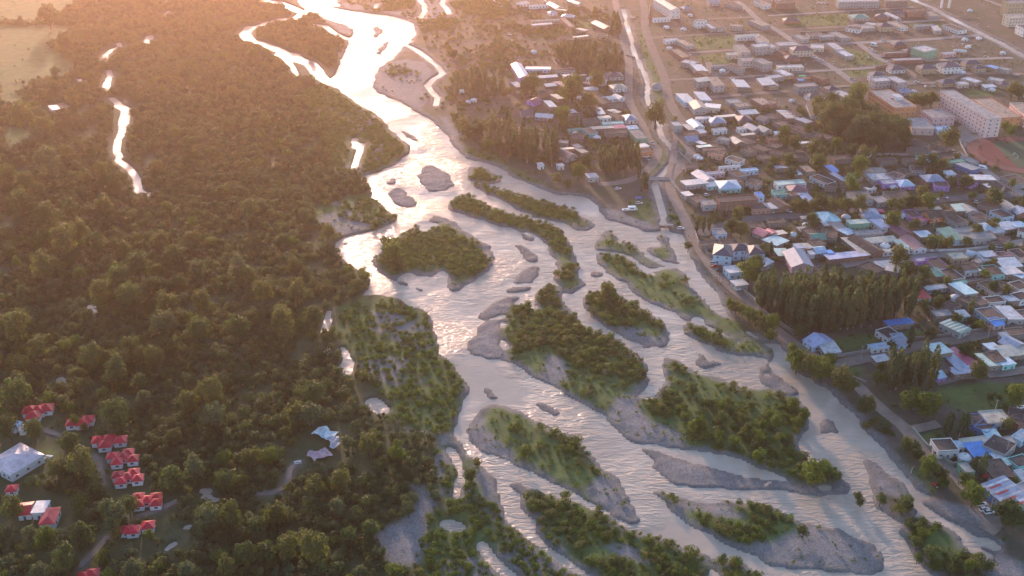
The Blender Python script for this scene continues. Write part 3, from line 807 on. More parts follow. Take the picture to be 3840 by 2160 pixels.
def grow(kind, tone, x, y, H, R, group=None, cat='tree', where='wood', var=None, name=None):
    vs = VAR['poplar'] if kind == 'poplar' else VAR[kind, tone]
    me = vs[rng.randrange(len(vs))]
    h0, r0 = {'tree': (13.0, 6.0), 'round': (8.0, 3.7), 'bush': (4.2, 2.9), 'poplar': (20.0, 2.0)}[kind]
    nm = name or {'tree': 'broadleaf_tree', 'round': 'round_tree', 'bush': 'bush', 'poplar': 'poplar_tree'}[kind]
    root = empty(nm, (x, y, 0), rng.uniform(0, 6.28))
    sc = (R/r0, R/r0, H/h0)
    link('foliage' if kind == 'bush' else 'crown', me, parent=root, scale=sc)
    link('stem' if kind == 'bush' else 'trunk', VAR[{'tree': 'trunk', 'round': 'round trunk', 'bush': 'stem', 'poplar': 'poplar trunk'}[kind]], parent=root, scale=sc)
    size = ''
    if kind == 'poplar': lab = f"{'tall' if H > 18 else 'lower'} slender poplar standing {near(x, y, where)}"
    elif kind == 'bush': lab = f"{'large' if R > 3.4 else 'small'} rounded {tone} bush {near(x, y, where)}"
    else:
        size = 'huge' if R > 8 else 'large' if R > 5.5 else 'medium' if R > 3.6 else 'small'
        lab = f"{size} {tone} {'round' if kind == 'round' else 'spreading'} tree {near(x, y, where)}"
    tag(root, lab, 'bush' if kind == 'bush' else 'tree', group or lab[:60])
    return root
blocked = water | road_mask | path_mask
wet_block = wb1 > 0.25
def ok(x, y, mask=None):
    c = at_cell(x, y)
    return c is not None and not blocked[c] and wb1[c] < 0.2 and (mask is None or mask[c])

# ---- big trees of the left-bank wood, traced: crown centre and width in tile pixels
FOREST_TREES = """01:160,70,160 350,190,170 530,150,140 780,90,150 600,270,140 340,340,140 500,370,200 700,390,180 330,570,200 940,420,120 1040,560,200 905,650,180 980,790,190 770,760,160
1490,580,130 1790,580,150 1880,640,120 1250,860,180 1240,1000,190 1500,1040,180 1800,1000,190 140,1030,210 1530,830,150 990,1180,140 1060,1240,130 1160,1260,150 690,1260,170 820,1230,110 920,1250,150
880,1370,190 150,1420,160 1040,1420,140 1290,1150,150 65,410,70 130,410,60 190,390,60 120,520,80 540,520,80 110,700,60 170,750,90 1230,690,120 1460,240,80 1480,290,80 1300,490,130 1900,140,130 290,1100,80
02:130,80,230 60,340,170 250,360,150 520,420,170 620,600,220 870,220,220 780,90,120 1090,130,120 430,650,150 1280,700,200 1460,650,170 1590,80,200 1440,130,150 1620,250,190 1700,740,170 1570,1010,200 1730,990,200
970,920,150 840,1010,200 80,930,180 340,1150,150 220,1130,110 620,1130,180 490,1340,200 310,1400,160 1000,1400,160 1420,1390,150 1710,1380,160 1850,1300,170 1900,540,150 1690,560,130 880,350,80 1840,730,100
560,270,90 1130,1130,90 640,320,70 820,1440,120
11:200,970,180 410,930,180 310,740,150 50,770,150 290,540,110 550,310,120 215,350,70 360,160,80 40,100,80 12:290,220,180 420,210,200 430,50,200 140,970,170 630,940,130 100,1260,180 430,1250,220 250,1240,180 700,1150,130
640,740,150 690,440,110 850,460,160 1060,520,130 880,1080,150 1150,940,120 910,1270,100 1620,680,80 1050,1400,120 00:370,130,130 490,300,130 550,740,110 170,870,170 290,860,110 330,940,150 280,1010,120 420,530,80 380,1250,200
620,910,70 1010,850,70 1040,960,80 1420,1110,110 1720,930,80 60,1310,150 190,1390,140 770,1290,110 490,1150,100 700,1160,80 640,1330,100 860,1370,110"""
tree_spots = []
for p in pts(FOREST_TREES):
    d = p[2]/3.0/px_per_m(p[1])
    H = d*1.2 if d > 7 else d*1.3
    x, y = at(p[0], p[1]+2, H*0.52)
    tree_spots.append((x, y, H, d*0.5))
n0 = len(tree_spots)
pasture = np.zeros((NY, NX), bool)
for s in GRASS[:6]: pasture |= inside(gp(s))
clear = np.zeros((NY, NX), bool)
for s in GRAVEL: clear |= inside(gp(s))
wood = left_bank & ~pasture & ~clear & ~river & ~scrub
# cabin plots are kept clear
CABINS = [("02:225,180 285,180 345,165 250,220", 7.0), ("02:620,275 545,275 660,250", 6.0), ("02:740,405 820,395 905,405 790,440", 6.0), ("02:845,525 965,500 925,530 1000,548 880,570", 5.2),
("02:885,670 1005,650 960,680 1035,695 910,715", 5.0), ("02:1040,835 1110,855 1175,835 1045,885 1172,880", 5.0), ("02:85,772", 5.0), ("02:1000,1085 955,1080 1115,1050", 5.2), ("02:630,1435 690,1415", 5.4)]
plots = np.zeros((NY, NX), bool)
for s, w in CABINS:
    for q in gp(s, 3.0):
        plots |= (XX-q[0])**2+(YY-q[1])**2 < (w*0.75)**2
        plots |= (XX-q[0]*0.985)**2+(YY-(q[1]-6))**2 < (w*0.95)**2
for s, rr in (("02:60,560", 26), ("02:250,590", 13), ("02:190,960", 13), ("02:300,940", 11), ("02:365,1010", 13), ("02:330,560", 12), ("12:540,420", 14), ("12:480,540", 13), ("12:330,590", 8), ("00:420,810", 13), ("00:595,620", 8),
              ("02:1180,930", 9), ("02:1040,930", 8), ("02:900,760", 7)):
    q = gp(s)[0]; plots |= (XX-q[0])**2+(YY-q[1])**2 < rr*rr
def clash(x, y, r):
    return any((x-t[0])**2+(y-t[1])**2 < (r+t[3])**2*0.55 for t in tree_spots)
tries = 0
while len(tree_spots) < 290 and tries < 20000:
    tries += 1
    x, y = rng.uniform(-560, 60), rng.uniform(330, 1250)
    c = at_cell(x, y)
    if c is None or not wood[c] or plots[c] or blocked[c] or near1[c] > 0.05: continue
    dens = 0.75 if y < 640 else 0.25
    if x > -140: dens *= 0.35
    if rng.random() > dens*(0.4+1.2*n_big[c]): continue
    r = rng.choice([2.4, 2.8, 3.2, 3.6, 4.2, 5.0])*(1.15 if y < 640 else 0.95)
    if clash(x, y, r): continue
    tree_spots.append((x, y, r*2.1, r))
for i, (x, y, H, R) in enumerate(tree_spots):
    c = at_cell(x, y)
    if c is None or water[c]: continue
    if i >= n0 and plots[c]: continue
    tone = rng.choices(['dark green', 'olive green', 'bright green', 'grey-green'], [3, 5, 0.0, 1.0] if R > 4.2 else [2, 2, 3, 3])[0]
    grow('tree' if R > 3.4 else 'round', tone, x, y, H, R, 'trees of the left-bank wood')
# ---- scattered scrub, far too many to count: one object for each kind of growth
def scatter(name, spots, meshes, label, cat):
    """spots (x, y, z, scale); each mesh of the list is placed on its share of the points"""
    gname = name
    groups = [[] for _ in meshes]
    for s in spots: groups[rng.randrange(len(meshes))].append(s)
    me = bpy.data.meshes.new(name)
    allp = [s for g in groups for s in g]
    me.from_pydata([(s[0], s[1], s[2]) for s in allp], [], [])
    a = me.attributes.new('size', 'FLOAT', 'POINT'); a.data.foreach_set('value', np.array([s[3] for s in allp], np.float32))
    a = me.attributes.new('turn', 'FLOAT_VECTOR', 'POINT')
    a.data.foreach_set('vector', np.array([(rng.uniform(-.12,.12), rng.uniform(-.12,.12), rng.uniform(0,6.28)) for _ in allp], np.float32).ravel())
    a = me.attributes.new('sort', 'INT', 'POINT'); a.data.foreach_set('value', np.array([k for k, g in enumerate(groups) for _ in g], np.int32))
    o = link(name, me)
    ng = bpy.data.node_groups.new(name, 'GeometryNodeTree')
    ng.interface.new_socket('Geometry', in_out='INPUT', socket_type='NodeSocketGeometry')
    ng.interface.new_socket('Geometry', in_out='OUTPUT', socket_type='NodeSocketGeometry')
    gi = ng.nodes.new('NodeGroupInput'); go = ng.nodes.new('NodeGroupOutput')
    jn = ng.nodes.new('GeometryNodeJoinGeometry')
    def named(n, t):
        q = ng.nodes.new('GeometryNodeInputNamedAttribute'); q.data_type = t; q.inputs['Name'].default_value = n
        return q.outputs[0]
    for k, ms in enumerate(meshes):
        src = bpy.data.objects.new(name+'_source', ms)
        oi = ng.nodes.new('GeometryNodeObjectInfo'); oi.inputs['Object'].default_value = src
        ip = ng.nodes.new('GeometryNodeInstanceOnPoints')
        cmp_ = ng.nodes.new('FunctionNodeCompare'); cmp_.data_type = 'INT'; cmp_.operation = 'EQUAL'
        ng.links.new(named('sort', 'INT'), cmp_.inputs[2]); cmp_.inputs[3].default_value = k
        ng.links.new(cmp_.outputs[0], ip.inputs['Selection'])
        ng.links.new(gi.outputs[0], ip.inputs['Points'])
        ng.links.new(oi.outputs['Geometry'], ip.inputs['Instance'])
        ng.links.new(named('turn', 'FLOAT_VECTOR'), ip.inputs['Rotation'])
        ng.links.new(named('size', 'FLOAT'), ip.inputs['Scale'])
        ng.links.new(ip.outputs[0], jn.inputs[0])
    ng.links.new(jn.outputs[0], go.inputs[0])
    md = o.modifiers.new('growth', 'NODES'); md.node_group = ng
    tag(o, label, cat, kind='stuff')
    return o
def fill(mask_prob, spacing, x0=-600, x1=600, y0=318, y1=1300):
    """jittered grid of points kept with the raster's probability"""
    out = []
    nx_, ny_ = int((x1-x0)/spacing), int((y1-y0)/spacing)
    gx = x0+(np.arange(nx_)[None, :]+nrg.random((ny_, nx_))*1.1)*spacing
    gy = y0+(np.arange(ny_)[:, None]+nrg.random((ny_, nx_))*1.1)*spacing
    j = np.clip(((gy-GY0)/CELL+0.5).astype(int), 0, NY-1); i = np.clip(((gx-GX0)/CELL+0.5).astype(int), 0, NX-1)
    pr = mask_prob[j, i]
    keep = (nrg.random(pr.shape) < pr) & (np.abs(gx) < gy*0.56+50)
    return np.stack([gx[keep], gy[keep]], -1)
free = ~(water | road_mask | path_mask) & (wb1 < 0.12) & (near1 < np.where(YY > 740, 0.12, 0.5))
dens_w = np.where(wood & free & ~plots, np.clip(1.2-1.15*np.clip((n_mid*0.6+n_fine*0.4-0.535)*9, 0, 1), 0.05, 1), 0.0)
# pasture edges and hedges
hedge = np.zeros((NY, NX), bool)
for s, w in (("00:-100,180 100,170 230,190 330,150 480,120 560,60", 14), ("00:560,180 700,210 620,300", 18), ("00:420,330 520,400 620,470 640,560", 16), ("00:300,610 450,620 560,560", 12), ("00:160,700 330,680 450,700", 12)): hedge |= stroke(gp(s), w)
dens_w = np.maximum(dens_w, np.where(hedge & free, 0.9, 0))
shrubs = fill(dens_w, 3.3)
def n_at(a, x, y):
    c = at_cell(x, y); return a[c] if c else 0.5
spots, spots2 = [], []
for x, y in shrubs:
    (spots2 if n_at(n_big, x, y)+rng.uniform(-.12, .12) > 0.53 else spots).append((x, y, 0.0, rng.choice((0.45, 0.55, 0.65, 0.8, 0.95, 1.2))*rng.uniform(0.9, 1.1)))
VAR['shrub', 'pale'] = [crown_mesh('foliage', 4.0, 2.3, 6, 260, 0.40, 480+i, LEAF['grey-green' if i % 2 else 'olive green'], 0.0, lobe=1.4) for i in range(4)]
scatter('olive_thicket', spots2, VAR['shrub', 'pale'], 'lighter olive and grey-green thicket in drifts on the left bank', 'thicket')
scatter('woodland_thicket', spots, VAR['shrub', 'thicket'], 'dense dark green thicket covering the left bank', 'thicket')
# brighter bushes through the same wood
pale = fill(np.where(wood & free & ~plots, np.clip((n_big-0.50)*3.5, 0, 0.55), 0), 8.0)
scatter('pale_woodland_scrub', [(x, y, 0.2, rng.uniform(0.8, 1.5)) for x, y in pale], VAR['bush', 'grey-green'][:2]+VAR['bush', 'bright green'][:1], 'paler rounded scrub scattered through the left-bank thicket', 'scrub')
# ---- willow scrub on islands and banks
BUSHY = [("10:1200,150 1500,60 1932,60 1932,450 1500,520 1450,700 1400,850 1330,800 1420,560 1250,380", 0.16), ("10:1450,850 1560,900 1932,1150 1932,1250 1600,1170", 0.25), ("10:900,560 1000,480 1200,470 1320,570 1200,640", 0.12), ("10:620,10 860,60 1200,90 1400,100 1400,-60 620,-60", 0.2),
("11:870,510 960,440 1060,340 1200,270 1330,270 1400,260 1560,330 1680,400 1720,480 1800,520 1720,600 1640,640 1500,640 1440,600 1420,540 1330,540 1150,600 1050,600 930,540", 1.0),
("e:440,40 520,40 600,70 660,130 500,138 445,130", 1.0), ("e:455,150 620,170 820,220 1050,290 1160,320 1150,370 1050,390 900,360 680,260 470,168", 1.0),
("e:310,290 430,195 560,285 700,330 930,395 1040,435 1080,500 1115,560 1120,630 1040,610 960,540 850,450 700,420 500,360 310,310", 1.0), ("e:1000,740 1060,690 1140,660 1158,740 1080,790", 0.9),
("e:850,900 960,775 1040,835 1080,930 1150,1000 1280,1110 1420,1150 1530,1240 1590,1300 1605,1400 1500,1449 1350,1400 1250,1330 1080,1290 950,1200 820,1230 740,1300 690,1220 680,1050 730,940", 0.95),
("21:400,1280 700,1400 760,1449 22:500,90 300,0 21:300,1449", 0.25), ("e:1185,880 1240,825 1300,870 1330,795 1400,840 1600,970 1725,1060 1690,1110 1560,1050 1450,1070 1350,1060 1230,990", 1.0),
("21:650,470 850,480 950,560 1000,620 1080,640 900,640 750,580 640,520", 0.8), ("21:650,370 900,390 1000,440 800,420", 0.75), ("21:1290,1000 1400,990 1600,1100 1800,1180 1700,1200 1450,1140 1300,1060", 0.55),
("21:680,270 800,320 720,340", 0.5), ("21:1060,620 1300,650 1380,760 1480,900 1300,850 1100,760", 0.10), ("21:1120,1240 1280,1300 1640,1440 1932,1449 22:1932,60 1300,60 1130,60", 0.15),
("22:990,130 1120,50 1270,80 1290,200 1200,260 1050,220", 0.95), ("22:1310,270 1450,230 1932,260 1932,610 1850,620 1720,520 1340,490 1310,400", 0.42), ("22:1270,80 1932,60 1932,260 1450,230", 0.10),
("32:0,250 150,100 300,150 320,300 250,450 330,600 450,590 560,690 400,760 200,710 0,640", 0.5), ("32:0,60 150,100 0,250", 0.15), ("22:1020,780 1280,860 1260,890 1100,830", 0.9), ("22:1600,860 1932,890 1932,1010 1780,980", 0.95), ("32:0,900 90,940 180,990 190,1050 0,1030", 0.9),
("22:1300,950 1480,1010 1932,1010 1932,1180 1870,1190 1700,1190 1560,1130 1470,1050", 0.95), ("22:310,330 420,330 520,400 560,480 650,520 680,640 640,680 570,650 560,540 400,560 300,470", 0.8),
("22:40,470 150,480 150,560 60,560", 0.9), ("22:170,640 270,640 260,690", 0.5), ("12:1740,140 1932,150 22:250,290 550,480 560,700 300,650 60,500 12:1800,300", 0.10),
("22:80,860 220,800 440,850 680,970 870,1080 1260,1190 1480,1280 1490,1600 800,1600 600,1430 480,1340 700,1300 1000,1400 1050,1340 900,1200 620,1180 520,1260 260,1200 130,1000", 0.92), ("22:200,1150 500,1400 620,1480 560,1400 300,1180", 0.4),
("22:1545,1285 1620,1290 1850,1390 2040,1620 1640,1620 1540,1400", 1.0), ("10:820,70 900,10 1200,0 1240,30 1100,70 900,95", 0.9), ("10:1200,170 1400,130 1550,160 1480,230 1250,240", 0.8), ("10:1030,480 1190,540 1000,570", 0.8), ("10:1400,310 1520,410 1450,410", 0.9),
("10:1110,100 1240,90 1230,140 1110,125", 0.9), ("10:1440,30 1700,-20 1932,0 1900,120 1600,110", 0.8), ("10:1240,700 1340,710 1260,790", 0.7), ("10:380,80 470,108 440,135 350,120", 0.9), ("10:-60,70 200,20 280,90 200,130 0,190", 0.9),
("10:40,190 280,150 560,230 690,320 650,460 600,560 500,560 400,430 200,370 40,290", 0.92), ("11:640,100 860,20 1060,170 1000,230 900,280 860,260 640,220", 0.8), ("21:1200,100 1260,200 1280,270 1180,240", 0.5),
("32:1000,430 1150,420 1180,560 1100,540", 0.6), ("32:700,100 800,180 1000,400 900,400 720,280", 0.35), ("32:930,900 1140,880 1130,1000 900,960", 0.4), ("32:1030,1050 1250,1030 1300,1080 1150,1230 1060,1180", 0.7), ("32:1110,1260 1300,1290 1600,1300 1700,1400 1700,1560 1300,1600 1200,1420", 0.85),
("11:600,900 760,850 1100,810 1180,880 1310,930 1390,1220 1540,1400 12:1540,100 1500,350 1540,420 1100,300 900,60 11:640,1100 700,1300", 0.62), ("10:500,620 640,690 830,820 960,910 1060,1010 1165,1090 1170,1140 1020,1250 820,1310 600,1300 500,1100 450,900 300,700", 0.85), ("12:1350,500 1420,520 1540,760 1510,900 1450,900 1380,700", 0.9),
("12:1580,720 1660,740 1760,900 1840,900 1932,1000 22:230,1250 520,1449 560,1600 12:1300,1600 1260,1300 1300,1000 1500,900", 0.9)]
bush_p = np.zeros((NY, NX))
for s, d in BUSHY:
    mk = inside(jig(gp(s), 2.5, 6, 9)); bush_p[mk] = np.maximum(bush_p[mk], d)
bush_p = bush_p*np.clip(1.25-1.1*np.clip((n_fine-0.52)*3, 0, 1), 0.25, 1)*free*(~plots)
bsp = fill(bush_p, 2.9)
bsp = sorted(bsp.tolist(), key=lambda q: q[1]-0.02*abs(q[0]))
ind, rest, taken = [], [], []
for x, y in bsp:
    c = at_cell(x, y)
    if len(ind) < 285 and y < 640 and c and not left_bank[c] and rng.random() < 0.5 and not any((x-a)**2+(y-b)**2 < 20 for a, b in taken[-60:]):
        ind.append((x, y)); taken.append((x, y))
    else: rest.append((x, y))
for x, y in ind:
    R = rng.choice([1.9, 2.2, 2.6, 3.0, 3.6])
    tone = rng.choices(['bright green', 'dark green', 'olive green', 'grey-green'], [4, 3, 1.5, 1])[0]
    c = at_cell(x, y); isl = veg_island[c] or meadow[c]
    grow('bush', tone, x, y, R*1.05, R, 'bushes of the river islands and banks', where='island' if isl else 'town')
scatter('willow_scrub', [(x, y, 0.0, rng.uniform(0.35, 0.9)) for x, y in rest], VAR['shrub', 'willow'], 'low bright green willow scrub on the river islands', 'scrub')
# weeds on gravel edges, meadows and in town yards
wp = np.where(free, np.where(pasture, 0.012, 0.10)*grass+0.16*veg_island*(1-gravel*0.7)+0.06*town*np.clip((n_mid-0.45)*5, 0, 1.5)+0.035*meadow, 0)
weeds = fill(wp, 2.4)
scatter('weed_tufts', [(x, y, 0.0, rng.uniform(0.5, 1.3)) for x, y in weeds], VAR['weed'], 'low weed tufts on meadows, gravel and yards', 'weeds')

# ------------------------------------------------------------------ buildings
ROOF = {'wh': ('white', (0.50, 0.51, 0.54)), 'cr': ('cream', (0.48, 0.44, 0.36)), 'lb': ('light blue', (0.36, 0.50, 0.62)), 'bl': ('bright blue', (0.07, 0.26, 0.66)), 'bg': ('blue-grey', (0.25, 0.31, 0.42)),
 'sl': ('dark slate', (0.075, 0.075, 0.10)), 'br': ('brown', (0.105, 0.083, 0.072)), 'dk': ('dark brown', (0.066, 0.056, 0.055)), 'gy': ('grey', (0.30, 0.29, 0.285)), 'tn': ('tan', (0.33, 0.265, 0.21)), 'rd': ('red', (0.50, 0.035, 0.045)),
 'pk': ('pinkish red', (0.52, 0.12, 0.19)), 'gn': ('green', (0.09, 0.25, 0.19)), 'pg': ('pale green', (0.48, 0.60, 0.52)), 'mr': ('maroon', (0.20, 0.085, 0.12)), 'vi': ('lilac', (0.34, 0.38, 0.55)), 'lg': ('light grey', (0.46, 0.46, 0.47)), 'aq': ('pale aqua', (0.42, 0.62, 0.66))}
WALL = {'wh': ('white', (0.68, 0.67, 0.66)), 'gy': ('grey', (0.36, 0.35, 0.34)), 'bk': ('brick', (0.30, 0.145, 0.10)), 'tn': ('tan', (0.44, 0.34, 0.23)), 'or': ('orange', (0.66, 0.27, 0.12)), 'bl': ('pale blue', (0.42, 0.58, 0.70)), 'db': ('deep blue', (0.13, 0.24, 0.52)),
 'tl': ('teal', (0.25, 0.58, 0.56)), 'pk': ('pink', (0.66, 0.42, 0.42)), 'pu': ('purple', (0.42, 0.22, 0.56)), 'gn': ('green', (0.16, 0.36, 0.25)), 'mu': ('mud-plastered', (0.25, 0.20, 0.165)), 'cr': ('cream', (0.60, 0.53, 0.42)), 'sa': ('salmon', (0.58, 0.29, 0.21)), 'pw': ('pinkish white', (0.66, 0.48, 0.45))}
def roof_mat(k, metal):
    nm, c = ROOF[k]
    return sheet(nm.replace(' ', '_')+'_sheet_roof', c) if metal else plain(nm.replace(' ', '_')+'_flat_roof', c, 0.92, var=0.5, scale=0.35)
def wall_mat(k): return plain(WALL[k][0].replace(' ', '_')+'_wall', WALL[k][1], 0.88, var=0.16, scale=0.3)
GLASS = plain('window_glass', (0.035, 0.04, 0.05), 0.18, var=0.1)
FRAME = plain('window_frame', (0.62, 0.61, 0.60), 0.6, var=0.1)
DOORM = plain('door_paint', (0.16, 0.10, 0.075), 0.7)
CONC = plain('bare_concrete', (0.34, 0.33, 0.32), 0.9)
def window_mesh():
    mb = MB()
    mb.box(-0.7, -0.05, 0.0, 0.7, 0.05, 1.3, 0); mb.box(-0.6, -0.07, 0.1, -0.04, 0.0, 1.2, 1); mb.box(0.04, -0.07, 0.1, 0.6, 0.0, 1.2, 1)
    return mb.mesh('window', [FRAME, GLASS])
WIN = window_mesh()
_d = MB(); _d.box(-0.5, -0.05, 0, 0.5, 0.05, 2.05); _d.box(-0.6, -0.03, 0, 0.6, 0.03, 2.15, 1)
DOOR = _d.mesh('door', [DOORM, FRAME])
_c = MB(); _c.box(-0.25, -0.25, 0, 0.25, 0.25, 0.75); _c.box(-0.32, -0.32, 0.75, 0.32, 0.32, 0.86)
CHIM = _c.mesh('chimney', plain('chimney_brick', (0.20, 0.13, 0.11)))
_v = MB(); _v.tube([(0,0,0,0.09),(0,0,0.9,0.09)], 6)
_v.lathe([(0.16,0.9),(0.02,1.05)], 6)
VENT = _v.mesh('flue', plain('zinc', (0.45,0.45,0.46), 0.4))
house_no = [0]
HOUSES = []
def house(ax, ay, bx, by, w, typ, rk, wk, h=None, story=1, group=None, name=None, label=None, win=True, panels=None, cat=None):
    """Long axis from a to b on the ground plan, width w, eaves at h"""
    i = house_no[0]; house_no[0] += 1
    h = (h or {'F': 3.2, 'S': 2.9, 'G': 2.9, 'H': 3.0}[typ]) + 0.017*(i % 11)
    L = math.hypot(bx-ax, by-ay); ang = math.atan2(by-ay, bx-ax); cxm, cym = (ax+bx)/2, (ay+by)/2
    L = max(L, 2.5)
    root = empty(name or ('shed' if typ == 'S' else 'house'), (cxm, cym, 0), ang)
    mb = MB(); wm = wall_mat(wk)
    x0, x1, y0, y1 = -L/2, L/2, -w/2, w/2
    mb.box(x0, y0, -0.2, x1, y1, h, bottom=False)
    if typ == 'G':
        rise = w*0.20
        mb.poly([(x0, y0, h), (x0, y1, h), (x0, 0, h+rise-0.05)][::-1]); mb.poly([(x1, y0, h), (x1, y1, h), (x1, 0, h+rise-0.05)])
    mb.build('wall', wm, root)
    metal = typ in 'SGH' and rk not in ('br', 'dk')
    rm = roof_mat(rk, metal); rb = MB(); ov = 0.45
    def slab(p, th=0.12):
        q = [(a, b, c-th) for a, b, c in p]
        rb.poly(p); rb.poly(q[::-1])
        for k in range(len(p)):
            k2 = (k+1) % len(p); rb.poly([p[k], q[k], q[k2], p[k2]])
    if typ == 'F':
        rb.box(x0-0.12, y0-0.12, h+0.006, x1+0.12, y1+0.12, h+0.20)
        roof = rb.build('roof', rm, root)
        pb = MB(); t = 0.22; ph = 0.36 if L*w > 40 else 0.2
        a0, a1, b0, b1 = x0-0.10, x1+0.10, y0-0.10, y1+0.10; z0, z1 = h+0.203, h+0.2+ph
        pb.box(a0, b0, z0, a1, b0+t, z1); pb.box(a0, b1-t, z0, a1, b1, z1); pb.box(a0, b0+t, z0, a0+t, b1-t, z1); pb.box(a1-t, b0+t, z0, a1, b1-t, z1)
        pb.build('parapet', wm if rk not in ('br', 'dk', 'tn') else CONC if wk == 'gy' else wm, roof)
    elif typ == 'S':
        sgn = 1 if (i*7) % 3 else -1
        d = min(0.9, w*0.09); zl, zr = h+0.14+(d if sgn > 0 else 0), h+0.14+(0 if sgn > 0 else d)
        zw = h
        slab([(x0-ov, y0-ov, zl), (x1+ov, y0-ov, zl), (x1+ov, y1+ov, zr), (x0-ov, y1+ov, zr)])
        roof = rb.build('roof', rm, root)
        gb = MB()   # infill under the raised edge
        ye = y0 if sgn > 0 else y1
        gb.box(x0+0.01, min(ye, ye+0.2*sgn), h-0.01, x1-0.01, max(ye, ye+0.2*sgn), h+d*0.80)
        gb.build('wall_top', wm, root)
        if panels:
            npan = len(panels)
            for k in range(npan):
                pk_ = panels[k]
                if pk_ == '-': continue
                xa = x0+L*(k+0.08)/npan; xb = x0+L*(k+0.92)/npan
                pn = MB()
                z_ = lambda yy: zl+(zr-zl)*(yy-(y0-ov))/(w+2*ov)+0.035
                ya, yb = (y0-ov+0.1, y1+ov-0.1) if pk_ != 'rd' else (y0+w*0.12, y0+w*0.6)
                ps = [(xa, ya, z_(ya)), (xb, ya, z_(ya)), (xb, yb, z_(yb)), (xa, yb, z_(yb))]
                pn.poly(ps); pn.poly([(a, b, c-0.03) for a, b, c in ps][::-1])
                for q in range(4):
                    q2 = (q+1) % 4
                    pn.poly([ps[q], ps[q][:2]+(ps[q][2]-0.03,), ps[q2][:2]+(ps[q2][2]-0.03,), ps[q2]])
                pn.build('roof_panel', roof_mat(pk_, True), roof)
    elif typ == 'G':
        rise = w*0.20; k = 1+ov/(w/2); ze = h-rise*(k-1)+0.10
        slab([(x0-ov, y0-ov, ze), (x1+ov, y0-ov, ze), (x1+ov, 0, h+rise+0.1), (x0-ov, 0, h+rise+0.1)])
        slab([(x0-ov, 0, h+rise+0.102), (x1+ov, 0, h+rise+0.102), (x1+ov, y1+ov, ze+0.002), (x0-ov, y1+ov, ze+0.002)])
        roof = rb.build('roof', rm, root)
    else:
        rise = min(min(w, L)*0.27, 2.7); ze = h+0.05; e = ov
        rl = max(0.05, (L-w)/2)
        A, B, Cc, D = (x0-e, y0-e, ze), (x1+e, y0-e, ze), (x1+e, y1+e, ze), (x0-e, y1+e, ze)
        if L >= w: R1, R2 = (-rl, 0, h+rise), (rl, 0, h+rise)
        else: rl = (w-L)/2; R1, R2 = (0, -rl, h+rise), (0, rl, h+rise)
        if L >= w:
            rb.poly([A, B, R2, R1]); rb.poly([B, Cc, R2]); rb.poly([Cc, D, R1, R2]); rb.poly([D, A, R1])
        else:
            rb.poly([A, B, R1]); rb.poly([B, Cc, R2, R1]); rb.poly([Cc, D, R2]); rb.poly([D, A, R1, R2])
        rb.poly([(x0-e, y0-e, ze-0.14), (x0-e, y1+e, ze-0.14), (x1+e, y1+e, ze-0.14), (x1+e, y0-e, ze-0.14)])
        for P, Q in ((A, B), (B, Cc), (Cc, D), (D, A)): rb.poly([P, (P[0], P[1], ze-0.14), (Q[0], Q[1], ze-0.14), Q])
        roof = rb.build('roof', rm, root)
        if w > 8:   # ridge capping
            cb = MB(); cb.tube([(R1[0], R1[1], R1[2]+0.02, 0.10), (R2[0], R2[1], R2[2]+0.02, 0.10)], 5); cb.build('ridge', rm, roof)
    # openings on the sides that the place shows
    if win:
        ca, sa = math.cos(ang), math.sin(ang)
        nst = story if story > 1 else (2 if h > 5.6 and typ != 'X' else 1)
        sh = h/nst
        for s, length in (((0, -1), L), ((0, 1), L), ((-1, 0), w), ((1, 0), w)):
            wx, wy = s[0]*ca-s[1]*sa, s[0]*sa+s[1]*ca      # outward normal in the world
            if wx*(-cxm)+wy*(-cym) < 0.12*math.hypot(cxm, cym): continue
            n = int(length/3.1) if s[0] == 0 else int(length/4.5)
            n = min(n, 14)
            if n < 1: continue
            rz = math.atan2(s[1], s[0])+math.pi/2
            for st in range(nst):
                for q in range(n):
                    t = -length/2+length*(q+0.5)/n
                    px_, py_ = (t, s[1]*(w/2+0.03)) if s[0] == 0 else (s[0]*(L/2+0.03), t)
                    isd = st == 0 and s[0] == 0 and q == n//2
                    z = 0.05 if isd else st*sh+sh*0.32
                    k = min(1.0, (sh-0.9)/2.0)
                    if k < 0.5: continue
                    o = link('door' if isd else 'window', DOOR if isd else WIN, parent=root, loc=(px_, py_, z), rotz=rz, scale=(1.0, 1.0, k if isd else k))
    if typ == 'F' and rk in ('br', 'dk', 'tn') and L > 6:
        for q in range(1+i % 2): link('chimney', CHIM, parent=roof, loc=(rng.uniform(-L*0.4, L*0.4), rng.uniform(-w*0.2, w*0.3), h+0.2))
    elif typ in 'GH' and i % 3 == 0 and L > 6: link('flue', VENT, parent=roof, loc=(L*0.22, w*0.12, h+w*0.08))
    if not label:
        form = {'F': 'flat-roofed', 'S': 'lean-to', 'G': 'gabled', 'H': 'hip-roofed'}[typ]
        rn = ROOF[rk][0]; wn_ = WALL[wk][0]
        big = 'long' if L > 2.4*w and L > 14 else 'two-storey' if h > 5.6 else 'small' if L*w < 45 else 'squat' if L*w < 90 else 'large'
        kind = 'shed' if typ == 'S' else 'building' if L*w > 220 else 'house'
        nr = near(cxm, cym, 'town')
        label = f"{big} {form} {kind} with {rn} roof and {wn_} walls {nr}"
        if len(label.split()) > 16: label = f"{big} {rn}-roofed {wn_}-walled {kind} {nr}"
        if len(label.split()) > 16: label = f"{rn}-roofed {wn_}-walled {kind} {nr}"
    tag(root, label, cat or ('shed' if typ == 'S' else 'house'), group or ('town sheds and lean-tos' if typ == 'S' else 'town houses'))
    HOUSES.append((cxm, cym, ang, L, w))
    return root
footprint = np.zeros((NY, NX), bool)
